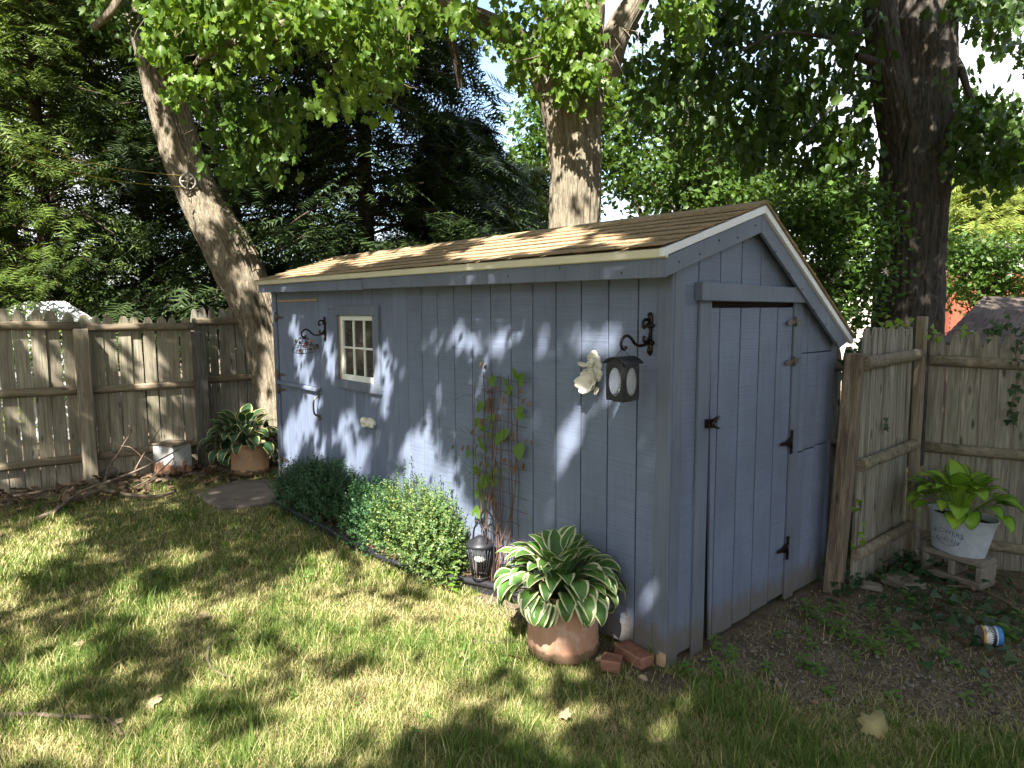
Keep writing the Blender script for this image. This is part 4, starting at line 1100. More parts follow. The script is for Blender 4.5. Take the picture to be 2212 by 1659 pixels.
# tin can on its side
cp = gnd(2128, 1395); CR, CLn = .052, .105
can = empty("tin_can", (1.03, 1.53, CR), "rusty tin can with white and blue printed label lying on its side", "can"); can.rotation_euler = (0, 0, .62)
def canring(a, b, m, nm, rr=0.0):
    return MB().lathe([(CR + rr, a), (CR + rr, b)], 40).build(nm, m, canb)
canb = bpy.data.objects.new("can_body", None); col.objects.link(canb); canb.parent = can; canb.rotation_euler = (0, math.pi / 2, 0); canb.location = (-.05, 0, 0)
m_rust = plain("rust", (.11, .045, .022), .9, .2, .5, 40, .4); m_canw = plain("white label", (.62, .60, .55), .5, 0, .10, 20, 0); m_canb = plain("blue label", (.045, .20, .50), .4, 0, .1, 20, 0); m_cann = plain("navy label", (.02, .035, .11), .45, 0, .1, 20, 0); m_cany = plain("stained yellow label", (.50, .30, .08), .6, 0, .35, 24, 0)
m_canend = plain("flaked grey tin", (.33, .34, .34), .75, .4, .35, 30, .5)
canring(0, .010, m_rust, "rusty_rim", .002); canring(.010, .022, m_cany, "label_band"); canring(.022, .058, m_canw, "label_band"); canring(.058, .074, m_cann, "label_band"); canring(.074, .080, m_canw, "label_band"); canring(.080, CLn, m_canb, "label_band")
MB().lathe([(0, .004), (CR - .004, .004), (CR, .0)], 40).build("lid", m_canend, canb); MB().lathe([(CR, CLn), (0, CLn - .004)], 40).build("base", m_canend, canb)
for body, size, zc, mm, shear in (("NEW  YORK", .0150, .0235, m_cann, 0), ("Decay", .024, .043, m_iron, .35)):
    V_, F_ = text_mesh(body, size, .0003); out = []
    for x, y, _ in V_:
        q = math.radians(195) - x / CR + shear * y / CR * 0; out.append(((CR + .0006) * math.cos(q), (CR + .0006) * math.sin(q), zc - y))
    MB().add(out, [tuple(reversed(p)) for p in F_]).build("lettering", mm, canb)
b = MB()
for k in range(26):                                                # printed skyline along the navy band
    q = 2 * math.pi * k / 26; hh = .004 + .010 * ((k * 7919) % 11) / 11
    for dq in (0,): b.add([((CR + .0004) * math.cos(q + w), (CR + .0004) * math.sin(q + w), z) for w, z in ((0, .0585), (.13, .0585), (.13, .0585 - hh), (0, .0585 - hh))], [(0, 1, 2, 3)])
b.build("printed_skyline", m_cann, canb)
b = MB()
for dz in (.062, .070): b.add([((CR + .0005) * math.cos(q), (CR + .0005) * math.sin(q), z) for q in np.linspace(2.6, 4.2, 12) for z in (dz, dz + .0012)], [(2 * k, 2 * k + 1, 2 * k + 3, 2 * k + 2) for k in range(11)])
b.build("printed_line", m_canw, canb)

# mushroom, big dead leaf
mp = gnd(1760, 1540)
e = empty("mushroom", mp, "tiny brown capped mushroom on a thin stalk in the grass", "mushroom"); MB().tube([(0, 0, 0), (.002, 0, .03), (0, 0, .055)], [.002, .0018, .002], 6).build("stalk", m_drytan, e); MB().lathe([(.017, .0), (.014, .006), (.006, .010), (0, .011)], 14, (0, 0, .054)).build("cap", m_terra, e)
P0 = gnd(1890, 1590, .02); V, F = cloud(np.array([P0]), np.array([[-.1, .75, .45]]), np.array([[.5, -.6, .75]]), .15, MAPLE)
e = link("dead_leaf", npmesh("dead_leaf", V, F), None, plain("olive dead leaf", (.32, .27, .12), .8, 0, .25, 9, .2)); tag(e, "big olive brown dead oak leaf standing up in the grass", "leaf"); e.modifiers.new("thick", 'SOLIDIFY').thickness = .001
# ================================================================== left corner: painted stool block, branches, stones
st = gnd(400, 1012)
e = empty("painted_box", (-6.43, -.70, 0), "flaking white painted metal box with a warped wooden lid by the fence", "box", rz=.42)
t = NT("flaking white paint"); n1 = t.noise(t.coord((7, 7, 9)), 1, 6, .7); sepz = t.n("SeparateXYZ"); t.set(sepz.inputs[0], t.n("TexCoord").outputs["Object"])
rustf = t.math('ADD', n1, t.math('MULTIPLY', sepz.outputs[2], 1.35)); c = t.mix(t.ramp(rustf, [(.66, 1.0), (.71, 0.0)]), (.42, .42, .41), (.22, .115, .07)); m_box_p = t.fin(c, .75)
MB().prism([(-.165, -.13), (.165, -.13), (.165, .13), (-.165, .13)], 2, 0, .335).build("body", m_box_p, e, bevel=.012)
MB().box(-.178, .178, -.14, .0, .337, .357).build("lid_board", m_brownpost, e, bevel=.004); MB().box(-.172, .176, .004, .14, .339, .362).build("lid_board", m_brownpost, e, bevel=.004)


def stone(loc, r, lab, seed):
    b = MB(); b.ball((0, 0, 0), 1, 14, 10, r); b.v = [tuple(np.array(p) * (1 + .22 * nz(p[0] * 9 + seed, p[1] * 9, p[2] * 9))) for p in b.v]
    o = b.build("field_stone", m_stone, None, (loc[0], loc[1], r[2] * .45)); tag(o, lab, "stone")


stone(gnd(232, 1030) + (-.03, 0, 0), (.13, .15, .10), "rounded grey field stone between fence post and dead branches", 1)
stone(gnd(285, 1012) + (-.15, 0, 0), (.16, .18, .10), "broad half buried stone left of the painted box", 5)

br = empty("fallen_branch", gnd(110, 1118), "fallen dead branch with upright twigs lying on the grass by the left fence", "branch"); BO = np.array(br.location)
def bp(x, y, z=None, dep=None): return (gnd(x, y) if z is None else gnd(x, y, z)) - BO
# picture crop (100,1280)-(760,1600) of the 3072 px photo, 3.352x
cc = lambda a, b: ((100 + a / 3.352) / 1.388788, (1280 + b / 3.352) / 1.388788)
def limb_(pts, r0, r1, nm="limb", n=26):
    P = smooth_path(pts, n); return MB().tube(P, [(r0 + (r1 - r0) * i / (n - 1)) * (1 + .14 * nz(i * .7, r0 * 90)) for i in range(n)], 8).build(nm, m_twig, br)
def G(a, b, z=0.0): return tuple(gnd(*cc(a, b), z) - BO)
limb_([G(40, 925, .02), G(200, 860, .03), G(360, 750, .05), G(540, 690, .07), G(690, 640, .07), G(850, 665, .05), G(1000, 690, .04), G(1250, 700, .03), G(1430, 645, .03)], .024, .016, "main_stem", 40)
limb_([G(190, 880, .03), G(420, 690, .10), G(600, 605, .16), G(780, 545, .22)], .013, .011)
def FZ(a, b, d): x, y = cc(a, b); return tuple(deep(x, y, d - .62) - BO)
limb_([FZ(780, 545, 8.0), FZ(1020, 450, 8.0), FZ(1260, 340, 8.05), FZ(1480, 215, 8.1), FZ(1640, 110, 8.15)], .011, .005)
limb_([FZ(715, 560, 8.1), FZ(740, 470, 8.15), FZ(770, 390, 8.15), FZ(860, 260, 8.2), FZ(930, 140, 8.2), FZ(985, 50, 8.25), FZ(960, -15, 8.25)], .014, .007)
limb_([FZ(880, 195, 8.2), FZ(980, 210, 8.15), FZ(1090, 300, 8.1)], .006, .004, "twig", 12)
limb_([FZ(830, 298, 8.2), FZ(740, 295, 8.2), FZ(660, 215, 8.25), FZ(610, 200, 8.3)], .006, .003, "twig", 14)
limb_([FZ(1020, 440, 8.0), FZ(1090, 310, 8.05), FZ(1180, 170, 8.1), FZ(1300, -20, 8.15)], .009, .004)
limb_([FZ(940, 640, 7.9), FZ(1150, 540, 7.9), FZ(1290, 430, 7.95), FZ(1410, 315, 8.0)], .010, .006)
limb_([FZ(1405, 265, 8.0), FZ(1415, 310, 8.0), FZ(1400, 360, 8.0)], .004, .003, "twig", 8)
limb_([G(1060, 600, .03), G(1160, 560, .04), G(1240, 520, .05)], .010, .006, "twig", 10)
limb_([FZ(1120, 300, 8.1), FZ(1210, 360, 8.1), FZ(1240, 430, 8.1), FZ(1200, 480, 8.1)], .004, .003, "twig", 12)
br2 = empty("dead_sapling", gnd(*cc(350, 715)), "short dead upright stick with pale lichen spots in front of the fence", "stick"); b0 = np.array(br2.location)
P = smooth_path([gnd(*cc(350, 715)) - b0, deep(*cc(335, 640), 7.75) - b0, deep(*cc(300, 560), 7.75) - b0, deep(*cc(225, 460), 7.75) - b0, deep(*cc(190, 370), 7.75) - b0, deep(*cc(105, 285), 7.75) - b0], 24)
MB().tube(P, [.022 - .010 * i / 23 for i in range(24)], 8).build("stem", m_twig, br2)
o = MB().tube(smooth_path([gnd(735, 1412, .01), gnd(660, 1404, .012), gnd(1125, 1392, .02)][:0] + [gnd(1010, 1383, .015), gnd(1060, 1388, .012), gnd(1130, 1381, .02)], 14), .007, 6).build("fallen_twig", m_twig); tag(o, "thin pale twig on the grass left of the big pot", "twig")
o = MB().tube(smooth_path([gnd(0, 1545, .02), gnd(60, 1542, .03), gnd(140, 1548, .025), gnd(215, 1550, .02), gnd(245, 1562, .02), gnd(266, 1590, .01)], 24), [.012 - .006 * i / 23 for i in range(24)], 7).build("fallen_twig", m_twig); tag(o, "long curved pale stick on the sunlit grass at lower left", "twig")
o = MB().tube(smooth_path([gnd(468, 1370, .02), gnd(450, 1400, .02), gnd(455, 1440, .02), gnd(500, 1465, .015)], 18), [.007] * 18, 6).build("fallen_twig", m_twig); tag(o, "bent grey twig across the middle of the lawn", "twig")
o = MB().tube(smooth_path([gnd(2045, 1265, .02), gnd(2110, 1272, .03), gnd(2170, 1300, .02), gnd(2212, 1330, .02)], 14), [.009] * 14, 6).build("fallen_twig", m_twig); tag(o, "straight pale stick on the soil below the cinder block", "twig")

# stepping slab before the stable door
o = MB().prism([(-5.50, -.30), (-5.15, -.83), (-4.50, -.80), (-4.38, -.38), (-4.42, -.03), (-5.3, -.03)], 2, -.05, .022).build("paving_slab", m_slab, bevel=.01); tag(o, "dark earth stained paving slab before the stable door", "paving", kind="structure")


# ================================================================== tree trunks
def trunk(name, parent, pts, rad, m, sides=150, rings=190, amp=.02, fr=16.0, seed=0.0, stretch=1.6):
    """tapered trunk through world points, with furrowed bark as real relief"""
    P = smooth_path(pts, rings); R_ = np.interp(np.linspace(0, 1, rings), np.linspace(0, 1, len(rad)), rad)
    T = [unit(P[min(i + 1, rings - 1)] - P[max(i - 1, 0)]) for i in range(rings)]
    nxv = unit(np.cross(T[0], np.array([.3, .9, .1]))); v = []; s = 0.0
    for i in range(rings):
        if i: s += np.linalg.norm(P[i] - P[i - 1])
        nxv = unit(nxv - T[i] * (nxv @ T[i])); nyv = np.cross(T[i], nxv)
        for k in range(sides):
            q = 2 * math.pi * k / sides; cx, sx = math.cos(q), math.sin(q)
            a = nz(cx * fr * .18 + seed, sx * fr * .18, s * stretch * .8) * .35
            b_ = 1 - abs(nz(cx * fr * .42 + a, sx * fr * .42 + seed, s * stretch)) * 2.2
            c_ = nz(cx * 1.3, sx * 1.3, s * .9 + seed) * .07
            r_ = R_[i] * (1 + c_) + amp * (min(1.0, max(-1.2, b_)) - .5)
            v.append(P[i] + r_ * (cx * nxv + sx * nyv))
    V = np.array(v) - np.array(parent.location); I = np.arange(rings * sides).reshape(rings, sides); J = np.roll(I, -1, axis=1)
    F = np.stack([I[:-1], J[:-1], J[1:], I[1:]], -1).reshape(-1, 4)
    return link(name, npmesh(name, V, F, True), parent, m)


d1 = 8.75
t1 = empty("maple_tree", (-6.05, .75, 0), "maple with leaning furrowed trunk rising behind the left end of the shed", "tree")
B1 = deep(626, 990, 8.7); B1[2] = -.02
T1P = [B1, deep(618, 960, 8.65), deep(594, 830, d1), deep(560, 690, d1), deep(505, 560, d1), deep(420, 400, d1), deep(374, 267, d1), deep(340, 130, d1), deep(312, 0, d1), deep(285, -160, d1), deep(265, -330, d1 + .2)]
trunk("trunk", t1, T1P, [.33, .275, .25, .25, .30, .225, .232, .235, .22, .18, .14], m_barkL, amp=.042, fr=15, seed=2.2)
d2 = 7.5
t2 = empty("maple_tree", (-3.25, 2.64, 0), "big grey maple with forked trunk standing right behind the shed roof", "tree")
base2 = deep(1238, 480, d2); base2[2] = 0
T2P = [base2, deep(1238, 700, d2), deep(1240, 480, d2), deep(1243, 380, d2), deep(1238, 280, d2), deep(1232, 200, d2), deep(1250, 110, d2), deep(1262, 0, d2), deep(1270, -150, d2), deep(1290, -350, d2)]
trunk("trunk", t2, T2P, [.31, .28, .268, .26, .285, .34, .25, .21, .17, .14], m_barkC, amp=.032, fr=17, seed=7.1)
trunk("limb", t2, [deep(1235, 330, d2), deep(1205, 240, d2), deep(1172, 160, d2), deep(1120, 90, d2 - .1), deep(1040, 45, d2 - .3), deep(985, 25, d2 - .5), deep(935, -20, d2 - .7), deep(880, -120, d2 - .9)], [.12, .15, .15, .13, .115, .10, .09, .07], m_barkC, 90, 110, .012, 12, 3.0)
trunk("limb", t2, [deep(1245, 330, d2), deep(1272, 250, d2), deep(1300, 170, d2), deep(1330, 80, d2), deep(1375, 0, d2), deep(1430, -110, d2), deep(1500, -280, d2)], [.12, .15, .16, .145, .125, .10, .08], m_barkC, 90, 110, .012, 12, 9.0)
trunk("limb", t2, [deep(985, 25, d2 - .5), deep(975, 80, d2 - .5), deep(985, 130, d2 - .4), deep(995, 190, d2 - .3)], [.06, .05, .045, .03], m_barkR, 16, 24, .006, 8, 1.0)
trunk("limb", t2, [deep(985, 25, d2 - .5), deep(880, 30, d2 - .8), deep(760, 40, d2 - 1.0), deep(650, 48, d2 - 1.1), deep(560, 75, d2 - 1.1), deep(455, 112, d2 - 1.1), deep(420, 140, d2 - 1.1)], [.07, .065, .06, .055, .05, .042, .02], m_barkL, 20, 50, .006, 8, 5.0)
trunk("limb", t2, [deep(200, 62, d2 - 1), deep(245, 20, d2 - 1), deep(275, -40, d2 - 1)], [.03, .04, .045], m_barkL, 16, 20, .006, 8, 5.0)
d3 = 8.4
t3 = empty("oak_tree", (-1.2, 6.3, 0), "massive dark oak trunk behind the stockade fence at right", "tree")
base3 = deep(1958, 700, d3); base3[2] = 0
T3P = [base3, deep(1958, 720, d3), deep(1966, 560, d3), deep(1974, 400, d3), deep(1984, 280, d3), deep(1990, 160, d3), deep(1996, 60, d3), deep(2005, -60, d3), deep(2010, -250, d3)]
trunk("trunk", t3, T3P, [.42, .385, .37, .38, .40, .37, .35, .33, .29], m_barkR, amp=.028, fr=20, seed=4.4)
trunk("limb", t3, [deep(1972, 470, d3 + .1), deep(1952, 340, d3), deep(1930, 220, d3 - .15), deep(1912, 120, d3 - .2), deep(1898, 20, d3 - .2), deep(1885, -80, d3 - .2), deep(1860, -250, d3 - .3)], [.15, .22, .215, .19, .175, .16, .13], m_barkR, 110, 110, .018, 18, 6.0)
trunk("limb", t3, [deep(1925, 150, d3 - .2), deep(1880, 130, d3 - .4), deep(1850, 120, d3 - .5)], [.07, .05, .035], m_barkR, 16, 16, .008, 8, 2.0)
trunk("limb", t3, [deep(2050, 120, d3), deep(2075, 150, d3 - .2), deep(2092, 200, d3 - .3), deep(2120, 260, d3 - .4)], [.08, .05, .03, .02], m_barkR, 14, 20, .006, 8, 2.0)
trunk("limb", t3, [deep(1900, 60, d3 - .2), deep(1800, 80, d3 - .6), deep(1690, 70, d3 - .9), deep(1600, 110, d3 - 1.1)], [.030, .024, .018, .01], m_barkR, 14, 30, .005, 8, 2.0)
trunk("limb", t3, [deep(1905, 130, d3 - .2), deep(1850, 180, d3 - .5), deep(1790, 240, d3 - .8), deep(1730, 300, d3 - 1)], [.016, .013, .010, .006], m_barkR, 12, 30, .004, 8, 2.0)

# clothesline pulley on the leaning trunk
cl = empty("clothesline", deep(406, 392, d1 - .33), "two yellow clothesline ropes running from a pulley on the leaning trunk", "clothesline"); CO = np.array(cl.location)
for (x0, y0), (x1, y1) in (((400, 380), (-140, 245)), ((403, 404), (-140, 284))):
    A_, B_ = deep(x0, y0, d1 - .33) - CO, deep(x1, y1, 5.2) - CO
    MB().tube([A_ + (B_ - A_) * s - np.array([0, 0, .10 * math.sin(math.pi * s)]) for s in np.linspace(0, 1, 24)], .0045, 6).build("rope", m_rope, cl)
fdir = -ray(406, 392); fdir = unit(fdir); q1 = unit(np.cross(fdir, (0, 0, 1))); q2 = np.cross(q1, fdir)
b = MB(); ring = [q1 * .085 * math.cos(a) + q2 * .085 * math.sin(a) for a in np.linspace(0, 2 * math.pi, 25)]
b.tube(ring, .012, 6, False); 
for a in (0, 1.2, 2.4, 3.6, 4.8): b.tube([np.zeros(3), q1 * .08 * math.cos(a) + q2 * .08 * math.sin(a)], .009, 5)
b.build("pulley_wheel", plain("grey plastic", (.30, .29, .26), .5, 0, .15, 9, .1), cl)
MB().tube([q2 * .10, fdir * .03 + q2 * .02, -q2 * .10], .010, 6).tube([-fdir * .10, fdir * .04], .014, 6).build("pulley_bracket", m_steel, cl)


# ================================================================== leaves that show: twigs hung at places read from the photograph
def twig_leaves(blobs, depth, jit, per=9, size=(.09, .13), g=rng, droop=.9, L=.34):
    P = []; T = []; N_ = []; S = []
    for cx, cy, rx, ry, n in blobs:
        r = np.sqrt(g.random(n)); q = g.random(n) * 2 * math.pi; px_ = cx + rx * r * np.cos(q); py_ = cy + ry * r * np.sin(q)
        d = depth + g.uniform(-jit, jit, n)
        base = np.array([deep(a, b, c_) for a, b, c_ in zip(px_, py_, d)])
        ax = unit(np.c_[g.normal(size=(n, 2)) * .8, -droop + .5 * g.normal(size=n)])
        for k in range(per):
            s = (k + .5) / per; P.append(base + ax * (L * (s - .5)) + g.normal(size=(n, 3)) * .045)
            T.append(np.c_[g.normal(size=(n, 2)) * .55, -1 + .4 * g.normal(size=n)]); N_.append(unit(g.normal(size=(n, 3)) * np.array([1, 1, .6]) + np.array(SUN) * .3)); S.append(g.uniform(size[0], size[1], n))
    return np.concatenate(P), np.concatenate(T), np.concatenate(N_), np.concatenate(S)


def add_leaves(tree, blobs, depth, jit, m, tmpl, **k):
    P, T, N_, S = twig_leaves(blobs, depth, jit, **k); B = np.array(tree.location)
    tm = [tmpl, MAPLE2 if tmpl is MAPLE else CURL]; pick = rng.random(len(P)) < .5
    for w, q in zip(tm, (pick, ~pick)): cloud_obj("crown", P[q] - B, T[q], N_[q], S[q] * rng.uniform(.75, 1.15, q.sum()), w, m, tree)


MLF = dict(size=(.062, .105), per=13, L=.36)
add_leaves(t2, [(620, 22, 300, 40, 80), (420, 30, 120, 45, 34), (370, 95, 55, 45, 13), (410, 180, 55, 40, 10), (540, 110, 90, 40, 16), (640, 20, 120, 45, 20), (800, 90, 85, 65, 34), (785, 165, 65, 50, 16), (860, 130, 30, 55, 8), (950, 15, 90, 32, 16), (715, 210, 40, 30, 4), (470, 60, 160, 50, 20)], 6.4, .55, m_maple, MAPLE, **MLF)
add_leaves(t2, [(500, 225, 65, 40, 14), (560, 290, 60, 50, 20), (500, 350, 45, 34, 10), (590, 345, 30, 40, 6), (620, 225, 40, 50, 7), (475, 285, 30, 40, 6)], 6.9, .4, m_mapleShade, MAPLE, **MLF)
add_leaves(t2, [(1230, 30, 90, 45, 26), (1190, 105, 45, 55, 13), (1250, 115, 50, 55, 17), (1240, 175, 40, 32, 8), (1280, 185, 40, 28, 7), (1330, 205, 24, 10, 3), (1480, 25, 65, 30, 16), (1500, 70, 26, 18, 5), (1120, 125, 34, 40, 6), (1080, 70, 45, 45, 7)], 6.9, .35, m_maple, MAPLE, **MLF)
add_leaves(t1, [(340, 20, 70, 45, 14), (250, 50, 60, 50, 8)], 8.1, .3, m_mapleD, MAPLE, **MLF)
add_leaves(t3, [(1450, 150, 110, 140, 44), (1600, 110, 150, 100, 84), (1750, 130, 110, 120, 74), (1720, 290, 110, 90, 56), (1600, 270, 110, 80, 38), (1830, 330, 60, 90, 26), (1875, 230, 40, 60, 8), (1500, 300, 80, 70, 14), (1860, 50, 50, 60, 16), (1640, 15, 230, 35, 40)], 8.6, 1.0, m_oak, OAK, size=(.11, .165), L=.5, per=11)
add_leaves(t3, [(2120, 20, 100, 36, 34), (2180, 90, 40, 40, 7), (2090, 300, 45, 90, 30), (2150, 270, 70, 60, 30), (2190, 320, 50, 60, 26), (2150, 370, 70, 22, 18), (2080, 200, 30, 50, 6)], 8.2, .7, m_oak, OAK, size=(.11, .16), L=.45, per=10)
tw = MB(); gt = np.random.default_rng(9)
for (a_, b_, d_, n_) in ((620, 30, 6.45, 30), (430, 60, 6.45, 18), (800, 110, 6.45, 16), (540, 250, 6.9, 18), (1240, 90, 6.95, 16)):
    for k in range(n_):
        p0 = deep(a_ + gt.uniform(-110, 110), b_ + gt.uniform(-70, 40), d_ + gt.uniform(-.3, .3)); p1 = p0 + np.array([gt.normal() * .18, gt.normal() * .18, -gt.uniform(.1, .45)])
        tw.tube([q - np.array(t2.location) for q in smooth_path([p0, (p0 + p1) / 2 + gt.normal(size=3) * .04, p1], 5)], [.006, .005, .004, .003, .002], 4)
o = tw.build("twigs", m_twig, t2); o["kind"] = "stuff"


# ================================================================== background trees
def crown_tree(name, base, h, crowns, m, label, n, size, tmpl=OVAL, seed=1, tr=.16, mb=m_barkD, cat="tree", group=None, hollow=.35, flow=None):
    """trunk with limbs reaching into ellipsoid leaf masses (centre, radii) given in world coordinates"""
    g = np.random.default_rng(seed); e = empty(name, base, label, cat, group); B = np.array(e.location)
    top = np.mean([c_ for c_, r_ in crowns], axis=0); P = smooth_path([B * 1.0, lerp(B, np.array([top[0], top[1], h * .6]), .5) + g.normal(size=3) * .1, np.array([top[0], top[1], h * .8])], 12)
    MB().tube([p - B for p in P], [tr * (1 - .75 * i / 11) for i in range(12)], 10).build("trunk", mb, e)
    lm = MB()
    for c_, r_ in crowns:
        for k in range(3):
            a = P[int(g.integers(3, 10))]; t_ = np.array(c_) + g.normal(size=3) * np.array(r_) * .4
            lm.tube([p - B for p in smooth_path([a, (a + t_) / 2 + (0, 0, .15), t_], 8)], [tr * .34 * (1 - .8 * i / 7) for i in range(8)], 6)
    lm.build("limb", mb, e)
    Pn = []; vol = np.array([np.prod(r_) ** (2 / 3) for c_, r_ in crowns]); vol = vol / vol.sum()
    for (c_, r_), w in zip(crowns, vol):
        nc = max(6, int(n * w / 24)); d = rdir(nc, g); rad = (hollow + (1 - hollow) * g.random(nc) ** .5)
        lump = np.array([1 + .30 * nz(*(q * 1.9 + seed)) for q in d]); C0 = np.array(c_) + d * (rad * lump)[:, None] * np.array(r_)
        sig = .16 * np.mean(r_) ** .5 + .08
        Pn.append((C0[:, None, :] + g.normal(size=(nc, 24, 3)) * np.array([sig, sig, sig * .6])).reshape(-1, 3))
    Pn = np.concatenate(Pn); k = len(Pn); T = np.c_[g.normal(size=(k, 2)), -.5 + .6 * g.normal(size=k)]; N_ = unit(g.normal(size=(k, 3)) * .8 + (0, 0, .7))
    cloud_obj("crown", Pn - B, T, N_, size * g.uniform(.7, 1.3, k), tmpl, m, e)
    if flow:
        pick = Pn[g.choice(k, flow, replace=False)] - B; pick = pick - unit(ray(1900, 500)) * .12
        for p in pick:
            b_ = MB()
            for j in range(5):
                a = j * 1.257; q = unit(np.array([math.cos(a) * .8, -.5, math.sin(a) * .8 + .2])); b_.add([p, p + q * .035 + (.012, 0, 0), p + q * .05, p + q * .035 - (.012, 0, 0)], [(0, 1, 2, 3)])
            b_.build("blossom", m_pink, e)
    return e


def G0(x, d): p = deep(x, 800, d); p[2] = 0; return p


def conifer(base, h, r, n, m, label, seed, size=.42, z0=.5, lean=(0, 0), bare=0.0):
    """trunk, drooping boughs, flat sprays of needles hanging from the boughs"""
    g = np.random.default_rng(seed); e = empty("conifer_tree", base, label, "tree", "dark conifers behind the fence"); 
    MB().tube([(lean[0] * s, lean[1] * s, h * s) for s in np.linspace(0, 1, 12)], [r * .06 * (1.05 - s) + .02 for s in np.linspace(0, 1, 12)], 10).build("trunk", m_barkD, e)
    nb = int(h * 15); bb = MB(); P = []; T = []; N_ = []
    per = max(4, n // nb)
    for k in range(nb):
        s = (k + .5) / nb; z = z0 + (h - z0) * s; L = r * (1 - s ** 1.7) * g.uniform(.7, 1.15) + .15; az = k * 2.4 + g.uniform(-.4, .4); up = g.uniform(-.05, .35)
        tip = np.array([math.cos(az) * L, math.sin(az) * L, z + L * up * .5 - .18 * L * L / max(r, .1)]); mid = np.array([math.cos(az) * L * .5, math.sin(az) * L * .5, z + L * up * .5]); st_ = np.array([lean[0] * s, lean[1] * s, z])
        C_ = smooth_path([st_, mid, tip], 9); bb.tube(C_, [.028 * (1 - .85 * i / 8) * (r / 3) ** .5 + .003 for i in range(9)], 5)
        u = g.random(per) ** .7 * .85 + .15 if bare == 0 else g.random(per) * .6 + .4
        idx = np.clip(u * 8, 0, 7.99); i0 = idx.astype(int); fr = (idx - i0)[:, None]; CC = np.array(C_); pt = CC[i0] * (1 - fr) + CC[i0 + 1] * fr
        side = np.array([-math.sin(az), math.cos(az), 0]); spread = (g.random(per) - .5) * 2 * (.30 + .5 * L * .35 * (1 - u * .6))
        pt = pt + side * spread[:, None] + g.normal(size=(per, 3)) * np.array([.06, .06, .10])
        out = np.array([math.cos(az), math.sin(az), 0]); td = out * .8 + side * np.sign(spread)[:, None] * .7 + np.c_[g.normal(size=(per, 2)) * .35, -.25 - .45 * g.random(per)]
        P.append(pt); T.append(td); N_.append(unit(np.c_[g.normal(size=(per, 2)) * .35, np.ones(per)]))
    bb.build("boughs", m_barkD, e)
    P = np.concatenate(P); cloud_obj("needles", P, np.concatenate(T), np.concatenate(N_), size * g.uniform(.6, 1.25, len(P)), SPRAY, m, e)
    return e


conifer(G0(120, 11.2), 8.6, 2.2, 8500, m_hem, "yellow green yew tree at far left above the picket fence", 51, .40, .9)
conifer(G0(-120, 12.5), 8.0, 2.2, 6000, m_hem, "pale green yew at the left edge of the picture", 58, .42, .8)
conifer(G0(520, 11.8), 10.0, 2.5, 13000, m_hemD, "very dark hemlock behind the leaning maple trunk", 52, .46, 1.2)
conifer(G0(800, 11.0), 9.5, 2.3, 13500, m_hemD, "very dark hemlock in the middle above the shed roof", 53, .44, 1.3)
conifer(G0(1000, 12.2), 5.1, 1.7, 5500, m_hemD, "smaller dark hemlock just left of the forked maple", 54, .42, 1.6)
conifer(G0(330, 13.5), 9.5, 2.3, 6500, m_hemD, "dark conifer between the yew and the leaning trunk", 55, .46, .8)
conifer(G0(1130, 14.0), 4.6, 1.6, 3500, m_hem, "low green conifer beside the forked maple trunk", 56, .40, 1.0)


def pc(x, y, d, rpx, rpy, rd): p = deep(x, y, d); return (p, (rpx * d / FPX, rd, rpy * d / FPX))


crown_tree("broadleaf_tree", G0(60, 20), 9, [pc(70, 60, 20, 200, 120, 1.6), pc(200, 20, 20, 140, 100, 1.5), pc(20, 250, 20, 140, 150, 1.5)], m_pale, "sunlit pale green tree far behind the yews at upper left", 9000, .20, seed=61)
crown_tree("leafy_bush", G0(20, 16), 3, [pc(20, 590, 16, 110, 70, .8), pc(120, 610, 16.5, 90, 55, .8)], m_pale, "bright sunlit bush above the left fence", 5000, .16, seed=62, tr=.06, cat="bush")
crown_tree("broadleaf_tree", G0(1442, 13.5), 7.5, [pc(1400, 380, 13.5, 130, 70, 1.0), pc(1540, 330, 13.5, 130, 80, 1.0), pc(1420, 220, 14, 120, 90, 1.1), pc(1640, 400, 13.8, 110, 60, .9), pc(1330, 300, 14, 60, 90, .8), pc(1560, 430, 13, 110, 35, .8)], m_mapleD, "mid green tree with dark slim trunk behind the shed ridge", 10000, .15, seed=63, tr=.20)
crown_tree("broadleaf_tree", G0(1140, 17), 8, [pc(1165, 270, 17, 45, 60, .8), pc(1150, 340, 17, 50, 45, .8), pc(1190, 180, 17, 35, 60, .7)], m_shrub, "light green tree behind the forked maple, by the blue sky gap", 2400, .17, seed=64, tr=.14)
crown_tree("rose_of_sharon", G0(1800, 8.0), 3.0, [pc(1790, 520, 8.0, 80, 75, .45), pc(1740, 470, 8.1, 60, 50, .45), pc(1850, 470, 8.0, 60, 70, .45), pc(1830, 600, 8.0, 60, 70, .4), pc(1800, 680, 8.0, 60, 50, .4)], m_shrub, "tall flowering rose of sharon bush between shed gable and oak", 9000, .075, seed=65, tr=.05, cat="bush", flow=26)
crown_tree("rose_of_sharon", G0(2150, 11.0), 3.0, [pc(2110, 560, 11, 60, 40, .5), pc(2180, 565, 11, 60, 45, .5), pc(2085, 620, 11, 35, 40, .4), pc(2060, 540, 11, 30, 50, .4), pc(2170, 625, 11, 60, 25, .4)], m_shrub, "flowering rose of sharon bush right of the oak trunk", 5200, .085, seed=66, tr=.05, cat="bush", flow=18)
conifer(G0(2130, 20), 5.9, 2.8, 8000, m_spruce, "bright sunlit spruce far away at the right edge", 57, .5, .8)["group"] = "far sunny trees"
crown_tree("broadleaf_tree", G0(2200, 24), 6, [pc(2190, 450, 24, 90, 60, 1.5), pc(2090, 440, 25, 60, 45, 1.5), pc(2060, 400, 25, 40, 40, 1.2)], m_pale, "pale sunny tree far behind the red house", 3500, .22, seed=67)
